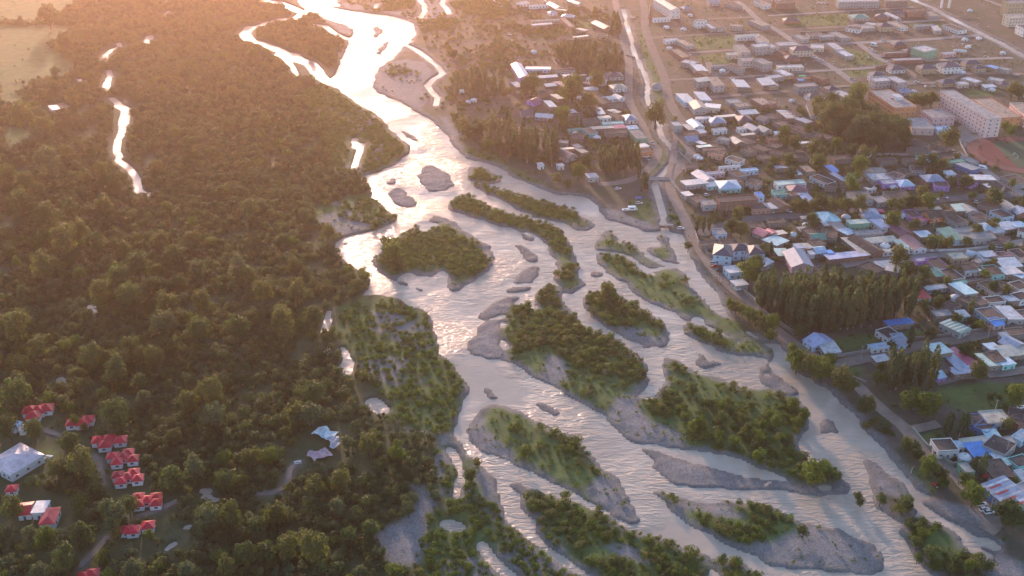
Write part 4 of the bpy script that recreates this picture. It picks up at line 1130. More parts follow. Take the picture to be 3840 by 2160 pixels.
def houses(tile, data):
    """one line each: x1,y1,x2,y2 (roof axis in tile pixels), width m, roof form, roof colour, wall colour[, height]"""
    for tok in data.split():
        v = tok.split(',')
        x1, y1, x2, y2, w = [float(q) for q in v[:5]]
        typ, rk, wk = v[5], v[6], v[7]
        h = float(v[8]) if len(v) > 8 else None
        zz = (h or 3.2)
        a = at(*tl(tile, x1, y1), z=zz); b = at(*tl(tile, x2, y2), z=zz)
        if math.hypot(a[0]-b[0], a[1]-b[1]) < 2.5: b = (a[0]+4, a[1])
        ang = math.atan2(b[1]-a[1], b[0]-a[0])
        house(a[0], a[1], b[0], b[1], w, typ, rk, wk, h, panels=PANELS.get((tile, x1, y1)))
PANELS = {('31', 1335, 980): ['wh', '-', 'wh', '-', 'wh', '-', 'wh', '-', 'wh', '-'], ('32', 1690, 735): ['-', 'wh', 'rd', '-', 'wh', 'rd', '-', 'wh', 'rd', '-', 'wh', 'rd', 'gn', '-'],
          ('30', 110, 835): ['wh', '-', 'wh', '-', 'wh', '-']}
houses('30', """50,22,190,12,10,F,br,bk,6 525,8,830,2,10,F,lg,gy,7
880,5,1040,0,9,F,tn,mu,6 115,150,232,148,9,H,sl,bk 625,125,750,122,15,H,gn,gy 812,118,915,128,10,H,sl,bk 895,98,990,140,6,G,lg,gy 930,92,1030,98,10,G,sl,gy 1040,82,1180,78,12,F,br,bk,5.5 1185,88,1260,125,11,F,tn,gy 602,205,700,222,10,F,br,wh 705,205,790,200,12,F,gy,gy
740,175,830,190,8,F,lg,cr 832,195,930,190,10,H,sl,tn,5 930,165,1030,210,9,F,tn,wh 1105,196,1250,190,6,F,gy,gy 1250,192,1285,235,7,F,lg,gy 1345,188,1470,232,11,F,br,wh 205,265,285,300,8,F,gy,gy 300,262,400,258,10,F,br,gy 380,275,495,270,8,F,gy,gy 485,245,590,290,10,F,gy,gy
0,350,50,347,12,F,lg,gy,6.5 70,335,215,328,12,F,lg,gy,5 175,372,330,366,11,H,sl,cr,6 70,385,170,430,8,F,br,bk 128,435,235,430,8,H,sl,bk 70,505,260,500,7,F,lg,cr 325,350,420,355,12,F,lg,cr 465,325,545,378,9,F,wh,gy 540,385,620,425,9,F,wh,gy 938,335,1040,330,9,H,sl,bk
872,402,1040,394,6,F,gy,bk 1022,385,1130,380,9,H,sl,bk 942,452,1165,444,7,F,lg,bk 1130,352,1230,385,17,F,lg,gn,8 1315,405,1410,398,5,F,wh,pk 1138,510,1255,503,10,H,sl,tn,5 1300,495,1445,488,13,H,sl,wh,6 1475,475,1600,470,9,H,sl,tn,5 1548,510,1630,505,8,H,sl,tn,4
1665,495,1740,518,8,S,bl,tn 1750,512,1822,530,8,F,gy,gy 912,520,1020,514,9,H,sl,wh 772,562,880,556,9,H,sl,wh,6 788,605,905,598,10,F,lg,gy,6.5 920,580,1020,625,10,F,lg,gy,6.5 985,685,1060,680,9,G,bg,gy 1292,620,1420,612,10,H,sl,tn 1420,632,1500,626,7,F,wh,cr
1480,588,1590,622,9,F,wh,gy 1625,652,1710,646,6,S,wh,gy 1665,592,1775,612,9,F,lg,gy 1735,632,1810,626,9,H,sl,tn 210,596,310,588,8,F,br,bk 330,562,440,600,9,F,br,bk,4 212,648,360,636,9,F,gy,gy,6 0,585,100,572,9,F,lg,gy 70,528,165,572,9,F,wh,tn 0,618,50,652,9,F,lg,tn
292,725,415,715,9,H,sl,wh 440,668,520,660,9,H,sl,gy 510,690,610,730,10,F,lg,gy 0,775,45,785,9,F,tn,sa 325,770,370,880,8,G,dk,bl""")
houses('30', """110,835,190,895,11,S,tn,mu 150,825,230,880,7,F,dk,mu 235,895,315,925,9,S,bg,mu 70,915,165,965,9,F,br,mu 185,950,320,1012,10,F,dk,mu 290,1002,480,1040,8,F,br,mu 5,862,60,900,9,F,dk,mu 52,1002,120,998,4,S,lb,wh 232,1078,350,1070,4,S,wh,tn 0,1052,100,1046,8,F,dk,bk
132,1178,290,1172,10,F,br,mu 690,1135,760,1160,7,F,lg,wh 492,1195,610,1188,8,F,br,mu 455,1248,520,1300,5,S,bl,mu 485,1305,590,1365,5,S,bg,mu 55,1262,180,1254,5,S,bg,mu 185,1278,230,1318,5,S,lb,mu 265,1252,325,1300,7,F,tn,mu 605,1325,700,1350,10,G,gn,sa 722,1292,880,1282,8,F,gy,gy
762,1340,910,1330,12,F,lg,gy 915,1310,1000,1342,10,F,br,pk 1075,1272,1180,1278,10,F,dk,gy 1300,1224,1500,1206,6,S,gn,gn 1450,1232,1570,1278,10,S,gy,db 1342,1306,1400,1300,6,S,wh,wh 1172,1348,1310,1340,12,H,bg,bk,3.6 972,1385,1080,1376,11,H,lb,pu 852,1378,960,1370,8,F,lg,pu
702,1388,790,1412,8,G,dk,wh 740,1422,800,1412,5,S,wh,wh 58,1388,275,1372,7,F,pg,wh 152,1425,280,1418,11,H,mr,wh 345,1330,480,1385,9,F,dk,wh 1430,1335,1560,1385,9,G,dk,pu 1535,1340,1700,1342,11,S,wh,mu 1642,1402,1720,1396,7,S,wh,mu 1675,1392,1770,1420,9,G,br,pk 1062,1135,1200,1126,8,F,br,mu
1135,1194,1270,1176,7,F,dk,tl 1275,1180,1400,1190,8,F,dk,mu 1085,1062,1190,1105,9,F,dk,mu 1260,1080,1370,1112,8,F,br,mu 1262,972,1370,966,7,F,lb,bl 1810,1330,1920,1390,13,F,br,gy 430,1395,520,1405,8,F,dk,mu 560,1405,690,1398,8,F,br,mu 1000,1280,1060,1310,7,F,dk,mu 1250,1390,1360,1395,9,F,dk,pu
10,1090,90,1110,9,F,br,mu 10,1150,110,1160,8,F,dk,mu 100,1230,150,1245,6,F,br,mu 830,1215,960,1205,7,F,dk,mu 1030,1215,1110,1208,7,F,br,mu 1860,700,1932,690,8,F,lg,wh 1500,1200,1560,1230,7,F,gy,gy""")
houses('20', """45,28,120,18,8,F,lg,wh 130,45,270,38,3,F,lg,wh 285,22,355,60,8,G,lg,tn 335,68,410,78,6,S,cr,tn 435,0,515,28,7,G,lg,tn 275,95,330,90,7,H,bg,wh 378,118,470,124,9,H,lg,mu 152,160,360,150,5,F,lg,tn 152,188,300,176,4,S,wh,tn 380,140,455,205,5,F,tn,sa 498,215,558,230,6,S,cr,tn
630,165,725,212,10,G,tn,mu 462,282,570,266,4,S,wh,tn 372,285,480,298,8,F,br,mu 642,264,720,268,8,F,br,tn 30,483,95,585,9,G,vi,pu,4 105,514,290,516,9,S,wh,bl 152,585,340,572,5,S,wh,mu 387,572,460,566,6,S,wh,mu 482,572,555,564,5,S,cr,mu 332,535,470,525,8,F,br,gy
575,588,700,618,7,F,lg,wh 702,566,830,560,13,H,sl,gy 252,644,330,636,6,S,wh,mu 335,616,415,652,7,S,mr,mu 545,622,625,640,5,S,mr,mu 552,672,640,662,6,S,wh,wh 748,658,850,648,11,H,cr,wh 615,695,715,785,9,F,br,mu 692,744,780,734,6,S,wh,wh 775,718,828,742,7,G,wh,wh 312,714,368,745,6,S,cr,mu
135,768,200,745,8,G,mr,pu 265,760,312,806,6,S,lb,mu 68,848,150,842,11,G,sl,gy 182,865,310,875,9,G,wh,gy 742,828,800,850,7,S,cr,mu 442,826,478,855,5,S,lb,mu 648,815,678,862,5,S,lb,mu 652,888,740,880,6,S,cr,wh 842,890,930,884,12,H,bg,wh 542,918,660,908,8,F,br,mu 682,936,840,926,5,F,pg,tl
602,968,760,958,7,S,cr,mu 762,958,850,952,6,S,pk,mu 560,970,618,1010,7,F,br,tl 422,980,520,970,5,G,gn,gn 915,980,985,1050,9,F,gy,gn 942,1104,1020,1094,8,S,wh,wh 452,1030,540,1035,11,F,br,mu 702,1000,860,992,8,F,br,mu 372,1124,500,1114,4,S,cr,sa 495,1118,550,1152,6,S,tn,mu
365,1145,455,1185,11,G,sl,gy 942,1146,1050,1138,8,F,br,or 567,1328,640,1322,9,S,bg,gy 197,1242,235,1238,5,S,wh,wh 342,1245,385,1240,5,S,wh,wh 352,1068,420,1076,6,F,gy,gy 872,965,945,958,6,S,lb,wh 30,700,120,690,8,F,br,mu 200,700,300,690,8,F,dk,mu 430,870,530,866,7,F,dk,mu 560,800,640,840,7,F,br,mu
720,790,830,782,7,F,dk,mu 10,620,60,660,7,F,lg,mu 100,690,180,686,6,F,br,mu 400,830,430,850,6,F,br,mu 500,700,590,692,7,F,br,mu 470,650,520,660,6,F,br,mu 740,850,830,900,7,F,br,mu 470,1090,520,1120,6,F,gy,mu
1100,-10,1235,75,10,G,gy,wh,9.5 1065,145,1190,138,4,F,lg,wh 1385,162,1460,155,8,F,tn,wh,6.4 1470,182,1522,215,6,S,wh,gy 1485,160,1585,215,9,F,br,gy 1645,190,1740,196,10,F,tn,gy,4 1815,150,1920,195,11,F,tn,gy,4 1625,20,1715,50,9,F,br,gy 1850,8,1930,42,9,F,tn,wh,4 1478,15,1560,12,12,G,gy,gy 1282,60,1340,54,8,H,bg,gy
1152,306,1250,298,7,F,wh,wh 1265,304,1350,348,9,F,tn,gy 1220,372,1310,435,8,F,tn,bk,4 1290,462,1390,480,10,F,lg,gy,4 1388,492,1438,540,10,S,wh,gy,3.6 1410,540,1480,570,8,F,br,bk,4 1388,608,1485,598,8,S,cr,gy,5.8 1505,580,1565,648,9,F,tn,gy,5.8 1700,606,1748,662,11,S,wh,mu,3.4
1892,592,1940,645,11,S,wh,mu,3.4 1690,275,1865,265,6,F,cr,wh,4 1860,275,1912,318,8,F,tn,wh,4 1705,338,1768,398,9,F,gy,gy,5 1822,350,1930,340,10,F,lg,gy,7.5 1622,412,1700,405,6,F,lg,cr,4 1722,455,1830,448,11,F,gy,gy,6 1850,445,1932,482,10,F,gy,gy,7 1632,488,1735,520,9,F,br,gy,4
1505,500,1605,494,3,F,gy,gy 1278,712,1348,778,10,S,wh,bl,3.6 1410,698,1468,762,9,S,wh,gy,3.4 1385,772,1425,825,11,G,tn,gy,5 1455,798,1570,808,12,S,wh,cr,3.6 1625,770,1720,762,10,F,gy,gy 1685,798,1780,790,10,F,tn,gy 1840,742,1930,792,11,F,tn,bk 1392,892,1500,886,6,S,wh,wh
1485,908,1600,902,12,H,bg,gy 1355,908,1412,960,9,G,lb,wh 1532,882,1690,868,5,S,cr,mu 1722,852,1850,842,8,S,wh,mu 1695,895,1800,890,12,H,sl,mu 1872,885,1932,905,10,G,sl,gy 1515,984,1615,974,5,F,lg,wh 1702,972,1760,965,5,F,lg,wh 1732,1018,1830,1008,4,S,cr,mu 1222,920,1255,955,7,F,lg,gy,5
1302,1016,1410,1006,7,F,br,mu 1305,1045,1390,1038,11,G,bg,gy 1407,994,1455,986,6,S,wh,mu 1402,1068,1448,1085,5,S,wh,mu 1402,1108,1500,1098,5,S,pg,mu 1668,1042,1725,1080,8,G,cr,mu 1715,1040,1810,1085,9,F,dk,mu 1442,1130,1600,1120,7,F,br,mu 1490,1148,1595,1165,9,F,br,sa
1630,1190,1735,1222,8,F,br,wh 1562,1264,1720,1250,2,F,lg,wh 1302,1252,1400,1250,9,F,br,mu 1400,1296,1492,1362,10,G,bg,gy 1292,1384,1460,1366,10,S,wh,gy 1462,1394,1570,1384,6,S,wh,tl 1552,1396,1710,1390,14,H,lb,tl,3.6 1462,1312,1600,1300,4,F,lg,pk 1668,1290,1740,1335,8,F,dk,gy 1722,1290,1850,1278,4,F,lb,bl
1782,1368,1870,1392,9,F,dk,gy 1640,1340,1720,1380,6,F,br,mu 1830,1100,1930,1140,8,F,br,mu 1870,960,1932,990,8,G,gy,gy 1780,940,1850,980,8,G,bg,gy 1880,1170,1932,1200,8,F,br,mu 1310,940,1360,980,6,S,cr,mu 1560,1040,1640,1060,6,F,gy,gy 1750,1120,1820,1150,8,F,br,mu""")
houses('21', """1292,18,1350,10,8,S,lg,gy 1368,30,1440,78,9,F,br,mu 1432,85,1530,78,9,F,gy,gy,4 1552,62,1840,42,9,F,dk,bk,6.5 1842,22,1890,18,7,F,bl,bl,7.5 1795,115,1932,108,10,F,br,sa 1532,306,1605,298,8,F,gy,bl 1790,255,1900,250,8,F,br,mu 1850,285,1930,320,9,G,pk,gy 1422,395,1570,380,6,F,br,mu
1572,385,1700,375,6,F,br,mu 1600,400,1588,480,11,H,sl,bl,6.4 1650,425,1790,412,9,H,sl,bl,6.4 1795,405,1850,470,10,H,sl,bl,6.4 1617,594,1710,584,10,S,wh,bl,3.6 1672,692,1760,680,8,S,lg,gy 1872,520,1930,550,10,S,wh,gy""")
houses('31', """40,8,130,2,8,F,gn,tl 0,85,58,125,8,S,lg,mu 40,55,125,115,10,G,br,bk 262,12,318,72,7,S,vi,mu 665,0,722,62,14,F,tn,gy,4.6 802,64,890,56,10,F,gy,gy 895,32,1060,20,12,F,br,gy 388,192,515,182,15,H,aq,mu,3.4 415,240,475,234,6,S,wh,mu 490,222,560,285,8,S,gy,mu 560,282,635,318,9,S,lb,mu
252,192,385,180,3,S,cr,mu 0,225,120,218,6,F,br,mu 607,232,750,222,7,S,pg,gn,5 745,126,795,195,11,H,bg,wh,3.4 805,210,895,270,9,S,vi,wh,3.2 652,316,860,300,6,F,gy,gy 945,255,1050,318,9,G,mr,bk 578,345,745,478,5,S,cr,mu 645,345,835,460,9,G,dk,bk,3.4 737,370,960,350,6,S,cr,wh 980,362,1080,435,7,S,pg,wh
1040,340,1150,430,9,G,mr,wh,3.4 862,446,1010,432,3,S,cr,wh 442,492,725,462,8,S,vi,bk 82,428,128,482,8,S,pg,mu 192,448,262,565,13,G,bg,pk,4.5 207,410,280,404,7,S,bg,wh 275,388,325,428,6,S,cr,mu 335,365,395,405,9,F,br,mu 342,438,420,430,9,G,lb,gy 442,455,485,450,5,S,bl,db 312,460,345,456,4,S,wh,wh
285,275,360,315,9,F,br,mu 312,335,420,328,9,G,gn,bk 232,282,290,274,5,S,cr,bk 32,314,125,300,6,S,cr,bk 5,345,110,388,13,S,aq,mu 0,290,40,320,8,G,pk,bk 402,312,520,325,11,F,br,mu 1192,178,1290,165,10,G,br,or,3.4 1300,172,1388,162,10,G,br,or,3.4 1050,140,1125,195,8,F,dk,pu
1112,130,1300,122,5,S,tn,mu 1425,92,1470,142,8,S,pg,mu 1485,105,1540,150,8,G,gy,gy 1385,188,1470,240,9,F,dk,gy 1560,168,1635,212,10,F,dk,gy 1715,140,1815,192,10,F,dk,bl 1625,72,1735,112,13,F,dk,mu 1755,68,1850,132,9,G,gy,gy 1880,118,1932,165,9,G,bg,bk 1602,266,1680,256,10,H,lb,gy
1675,288,1760,280,8,S,wh,gy 1452,338,1700,330,9,F,gy,gy,3.8 1392,296,1560,282,6,F,gy,gy 1320,275,1430,368,9,S,gn,bl,3.4 1127,322,1225,314,10,S,lb,mu 1705,348,1805,375,11,F,dk,mu 1752,262,1850,248,9,S,wh,mu 1842,250,1932,240,9,S,lb,mu 1890,284,1950,296,8,F,dk,wh 1115,516,1200,508,4,F,lg,pu
1225,505,1330,585,9,F,dk,pu 1372,490,1490,480,8,F,cr,tn 1612,474,1710,464,6,S,wh,mu 1717,476,1800,466,6,F,br,pk 1845,436,1940,498,8,F,dk,pw 1742,538,1890,528,10,S,wh,mu 1765,600,1890,590,10,S,lg,mu 1850,605,1940,640,8,S,lb,mu 1655,558,1745,630,9,F,dk,tl 1330,585,1440,662,9,F,dk,wh 1402,682,1490,668,4,S,gn,bl
1242,610,1310,604,9,S,gn,mu 1482,596,1600,586,3,S,wh,wh 1402,578,1560,565,8,F,dk,mu 822,550,945,540,7,S,wh,mu 895,570,990,588,10,S,lg,mu 715,540,845,605,10,F,dk,mu 1192,728,1340,708,3,S,wh,gy 1408,692,1535,772,9,S,aq,gy,4.2 1112,740,1178,802,9,S,rd,wh 1620,682,1760,760,9,F,dk,gy 1642,822,1770,808,7,F,dk,wh
1792,806,1870,800,7,S,wh,mu 1850,682,1940,735,9,F,dk,wh 1870,765,1950,815,9,F,dk,wh 1622,878,1735,965,11,F,br,bl,3.4 1682,984,1760,974,7,S,bl,wh 1768,866,1875,965,9,S,wh,gy,3.4 1892,895,1940,935,8,F,br,pk 1335,845,1425,882,10,F,dk,mu 1245,922,1380,912,7,F,gy,mu 1335,980,1490,1055,10,S,gn,gy,3.4 1432,922,1500,914,6,S,wh,tl
892,992,1080,970,6,S,bl,mu 860,1035,955,1098,9,F,dk,wh 952,1118,1040,1108,10,S,bg,lb 772,1168,900,1150,5,S,lb,wh 345,1092,425,1150,14,G,vi,bg 402,1178,520,1165,10,S,lg,gy 1225,1196,1345,1178,11,S,aq,mu,5 1362,1222,1490,1350,7,S,bg,mu 1375,1182,1585,1320,5,S,pk,mu 1382,1354,1540,1335,7,S,bg,mu
1235,1255,1325,1350,8,F,dk,mu 1252,1378,1310,1365,7,G,lb,pu 1608,1222,1712,1312,7,S,pg,mu 1665,1215,1755,1285,7,F,br,mu 1742,1206,1932,1186,9,S,cr,mu 1742,1284,1840,1272,7,S,lb,tl 1652,1170,1730,1160,7,S,lb,gy 1762,1088,1820,1082,6,S,lg,gy 1785,1108,1900,1165,10,G,bg,gy 1802,1062,1932,1048,7,F,br,mu 802,1262,900,1246,5,S,lg,mu
150,20,230,10,8,F,br,mu 1120,195,1180,220,7,S,pk,mu 1650,1000,1680,1015,4,F,br,bk 1560,800,1640,850,8,F,br,mu 1450,790,1540,830,8,F,br,mu 1780,740,1850,765,8,F,br,mu 1500,560,1580,545,6,F,br,mu 1560,510,1610,530,6,F,gy,gy 1140,620,1200,640,7,F,br,mu 1740,700,1830,720,8,F,dk,mu""".replace(',lb\n', ',bl\n').replace('S,bg,lb ', 'S,bg,bl ').replace('G,vi,bg ', 'G,vi,bl '))
houses('32', """1515,278,1620,268,9,F,br,db 1585,300,1685,345,9,F,br,db 1622,256,1800,244,10,F,cr,gy,3.8 1815,212,1930,240,9,F,dk,mu 1255,468,1410,460,9,F,br,wh,4 1342,462,1470,450,5,S,lb,wh 1472,442,1750,405,6,S,cr,mu 1515,500,1650,485,9,S,bl,mu 1660,425,1830,500,12,F,dk,gy,4 1692,540,1750,532,5,S,wh,gn
1642,388,1740,380,7,S,aq,mu 1872,372,1950,410,9,F,lg,bl 1860,550,1950,620,9,F,br,tl 1762,590,1850,578,4,S,pg,mu 1645,650,1810,636,13,F,br,mu 1462,640,1530,630,7,F,gy,gn 1690,735,1960,945,13,S,bg,db,4 1890,696,1950,690,8,F,lg,wh 1900,750,1960,790,8,F,gy,wh 1860,240,1940,300,8,F,dk,bk 1780,430,1850,420,5,F,gy,gy""")

# ---- the school blocks: tall masonry with rows of windows
def block(tile, x1, y1, x2, y2, w, h, story, rk, wk, label, cat='building', name='apartment_block'):
    a = at(*tl(tile, x1, y1), z=h); b = at(*tl(tile, x2, y2), z=h)
    return house(a[0], a[1], b[0], b[1], w, 'F', rk, wk, h, story=story, label=label, cat=cat, name=name)
sch = block('30', 842, 684, 1040, 812, 19, 10.5, 3, 'gy', 'or', 'orange three-storey school block with grey flat roof and red end panel', name='school_building')
pb = MB(); sL = sch.children[0]
Lx = max(v.co.x for v in sL.data.vertices)
pb.box(-2.0, -0.4, 0.0, 2.0, 0.12, 11.4); pb.build('end_panel', plain('red_panel', (0.5, 0.06, 0.05)), sch, loc=(Lx if at(*tl('30', 1040, 812))[1] < at(*tl('30', 842, 684))[1] else -Lx, 0, 0), rotz=-math.pi/2)
cb = MB(); cb.box(-4, -3, 0, 4, 3, 2.6); cb.box(-4.3, -3.3, 2.6, 4.3, 3.3, 2.75, 1); cb.build('stair_head', [wall_mat('wh'), roof_mat('wh', False)], sch, loc=(1.0, 3.5 if Lx else 0, 10.72))
block('30', 1350, 686, 1710, 898, 12, 15, 5, 'gy', 'pw', 'long pinkish five-storey block with stepped grey roof beside the track')
block('30', 1230, 830, 1330, 892, 19, 7, 2, 'gy', 'pk', 'pink two-storey annex between the orange and five-storey blocks', name='school_annex')
block('30', 1110, 895, 1170, 975, 17, 5, 1, 'gy', 'pw', 'low pinkish white hall in front of the orange school block', name='school_hall')
block('30', 1610, 748, 1840, 890, 17, 7, 2, 'tn', 'or', 'tan two-storey building behind the pink five-storey block', name='school_wing')
block('30', 1890, 780, 2010, 880, 14, 9, 3, 'tn', 'pw', 'pale three-storey building at the far side of the school yard')
block('30', 1800, 125, 1932, 118, 12, 9.5, 3, 'gy', 'cr', 'cream three-storey apartment block nearer the far canal')
block('30', 1795, 20, 1935, 12, 12, 14, 4, 'gy', 'tn', 'tan four-storey apartment block at the far canal')
block('30', 1900, 205, 2010, 200, 14, 8, 2, 'sl', 'wh', 'white and slate building beyond the far canal')

# ---- red-roofed cabins: clusters of square pavilions under pyramid roofs
RED = sheet('red_pyramid_roof', (0.54, 0.014, 0.035))
CW = plain('cabin_white', (0.66, 0.66, 0.68), 0.8, var=0.1)
CABIN_TXT = ['four-pavilion cabin with red pyramid roofs beside the broken white sheets', 'red-roofed cabin half hidden by trees above the four-roof cabin', 'four-pavilion cabin with a row of red roofs and white walls',
 'five-pavilion red-roofed cabin next below the four-roof row', 'five-pavilion red-roofed cabin with white walls in the middle of the row', 'five-pavilion red-roofed cabin beside the footpath bend', 'lone small red pyramid roof among trees near the hall',
 'red-roofed cabin hidden in trees below the footpath', 'red-roofed cabin by the lower end of the footpath']
for ci, (s, w) in enumerate(CABINS):
    ps = gp(s, 3.6)
    cx0 = sum(p[0] for p in ps)/len(ps); cy0 = sum(p[1] for p in ps)/len(ps)
    root = empty('cabin', (cx0, cy0, 0), 0)
    for k, p in enumerate(ps):
        px_, py_ = p[0]-cx0, p[1]-cy0; hw = w*0.44*(1+0.01*k); h = 2.6+0.03*k
        a = rad(9)
        mb = MB(); mb.box(-hw, -hw, -0.2, hw, hw, h, bottom=False)
        wob = mb.build('wall', CW, root, loc=(px_, py_, 0), rotz=a)
        rb = MB(); e = hw+0.4; rise = w*0.34
        q = [(-e,-e,h+.02),(e,-e,h+.02),(e,e,h+.02),(-e,e,h+.02)]; top = (0, 0, h+rise)
        for z in range(4): rb.poly([q[z], q[(z+1) % 4], top]); rb.poly([q[z], (q[z][0], q[z][1], h-0.12), (q[(z+1)%4][0], q[(z+1)%4][1], h-0.12), q[(z+1)%4]])
        rb.poly([(v[0], v[1], h-0.12) for v in q][::-1])
        rb.build('roof', RED, root, loc=(px_, py_, 0), rotz=a)
        link('window', WIN, parent=wob, loc=(-0.2 if k % 2 else 0.3, -hw-0.04, 1.0), scale=(1.1, 1, 0.9))
        link('window', WIN, parent=wob, loc=(-hw-0.04, 0, 1.0), rotz=-math.pi/2, scale=(1.0, 1, 0.9))
    cn = MB(); cn.box(-w*0.32, -w*0.32, -0.2, w*0.32, w*0.32, 2.5); cn.build('porch', CW, root, loc=(0, 0, 0), rotz=rad(9))
    tag(root, CABIN_TXT[ci], 'cabin', 'red-roofed cabins in the wood')
def woodhouse(s, w, typ, rk, wk, h, label, name='house'):
    p = gp(s, h); return house(p[0][0], p[0][1], p[1][0], p[1][1], w, typ, rk, wk, h, label=label, name=name)
RO = ROOF; RO['pw'] = ('pinkish white', (0.60, 0.50, 0.54))
woodhouse('02:30,520 205,610', 17, 'H', 'pw', 'wh', 4.2, 'large white hall with pale pinkish hip roof beside the lawn', 'hall')
woodhouse('02:150,945 240,935', 8, 'G', 'rd', 'wh', 3.0, 'red-roofed white house adjoining the white-roofed wing')
woodhouse('02:262,935 355,930', 8, 'S', 'wh', 'wh', 3.2, 'white-roofed wing beside the red-roofed white house')
woodhouse('02:320,1000 430,992', 10, 'H', 'rd', 'wh', 3.4, 'red hip-roofed house with white walls and paved forecourt')
woodhouse('02:100,310 140,320', 5, 'S', 'lb', 'wh', 2.6, 'small pale blue roofed shed between trees near the hall')
woodhouse('02:150,335 195,330', 5, 'S', 'wh', 'wh', 2.4, 'low white shed beside the pale blue shed')
woodhouse('00:395,800 425,830', 6, 'S', 'wh', 'wh', 3.0, 'small white farmhouse at the pasture edge')
woodhouse('00:445,790 490,815', 6, 'F', 'br', 'mu', 2.6, 'brown shed behind the small white farmhouse')
woodhouse('00:578,610 616,606', 5, 'F', 'lg', 'gy', 2.6, 'small grey hut by the far hedge')

# ------------------------------------------------------------------ yurts and tents
FELT = plain('white_felt', (0.70, 0.69, 0.68), 0.9, var=0.12)
FELT2 = plain('felt_band', (0.36, 0.42, 0.52), 0.9)
def yurt_meshes():
    a = MB(); a.lathe([(3.0, -0.1), (3.05, 0.8), (3.0, 1.6)], 20); w = a.mesh('wall', FELT, True)
    b = MB(); b.lathe([(3.12, 1.55), (2.9, 1.85), (1.9, 2.6), (0.7, 3.15)], 20); r = b.mesh('roof', FELT, True)
    c = MB(); c.lathe([(0.72, 3.12), (0.6, 3.32), (0.1, 3.42)], 12); k = c.mesh('crown_ring', FELT2, True)
    d = MB(); d.box(-0.5, -0.12, 0, 0.5, 0.1, 1.5); q = d.mesh('door', DOORM)
    e = MB(); e.lathe([(3.08, 1.42), (3.09, 1.56)], 20); bd = e.mesh('band', FELT2, True)
    return w, r, k, q, bd
YW, YR, YK, YD, YB = yurt_meshes()
def yurt(x, y, s=1.0, label=None):
    o = empty('yurt', (x, y, 0), rng.uniform(-0.9, 0.5))
    w = link('wall', YW, parent=o, scale=(s, s, s)); r = link('roof', YR, parent=o, scale=(s, s, s))
    link('crown_ring', YK, parent=r); link('band', YB, parent=w)
    link('door', YD, parent=w, loc=(0, -3.0, 0))
    sz = 'small' if s < 0.85 else 'large' if s > 1.1 else ''
    tag(o, (label or f"{sz} white felt yurt {near(x, y, 'town')}").strip().replace('  ', ' '), 'yurt', 'white felt yurts')
for q in gp("30:1523,88,.9 1485,308,1 1590,298,.9 1772,408,.9 1468,556,.9 1688,688,.95 1100,698,.8 180,768,.8 945,1428,1 20:165,402,1 1187,374,1 1293,230,1 1587,545,1 640,1050,1 472,1010,.9 1396,1190,.9 1418,1208,.9 1165,215,1 1290,972,.9 1345,122,.9 10:1545,700,1 1600,778,.9 1642,768,1 31:190,338,1 587,202,1 862,202,.9 880,424,1.1 1732,118,.9 1412,815,1.05 1018,192,1 285,258,.8 32:1478,572,1.05 1810,728,1 1715,735,1 20:625,912,.8 510,750,.9"):
    yurt(q[0], q[1], q[2])
p = gp("20:1090,670")[0]
gd = MB(); gd.lathe([(4.6, 0), (4.5, 1.6), (3.6, 3.6), (1.8, 4.9), (0.3, 5.3)], 18)
g0 = empty('dome_tent', (p[0], p[1], 0)); gd.build('dome', plain('grey_canvas', (0.33, 0.32, 0.33)), g0, smooth=True)
bd = MB(); bd.lathe([(4.66, 0.0), (4.64, 0.5)], 18); bd.build('skirt', FELT, g0)
tag(g0, 'grey dome tent on a rubble patch beside the canal', 'dome')
def vault(s, w, L, rz, label):
    p = gp(s)[0]; o = empty('vaulted_shelter', (p[0], p[1], 0), rz)
    mb = MB(); n = 9
    ring = [(w/2*math.cos(math.pi*k/n), w/2*1.05*math.sin(math.pi*k/n)) for k in range(n+1)]
    for k in range(n): mb.poly([(-L/2, ring[k][0], ring[k][1]), (L/2, ring[k][0], ring[k][1]), (L/2, ring[k+1][0], ring[k+1][1]), (-L/2, ring[k+1][0], ring[k+1][1])])
    mb.build('cover', plain('white_tarpaulin', (0.62, 0.66, 0.70), 0.6), o, smooth=True)
    eb = MB(); eb.poly([(-L/2, a, b) for a, b in ring]); eb.poly([(L/2, a, b) for a, b in ring][::-1]); eb.build('end_wall', plain('white_tarpaulin', (0.62, 0.66, 0.70), 0.6), o)
    tag(o, label, 'shelter', 'white vaulted shelters')
vault("31:1550,485", 6, 9, rad(-30), 'larger white vaulted shelter behind the purple house')
vault("31:1605,510", 5, 6, rad(-30), 'middle white vaulted shelter behind the purple house')
vault("31:1645,525", 4, 5, rad(-30), 'smallest white vaulted shelter next to the two others')

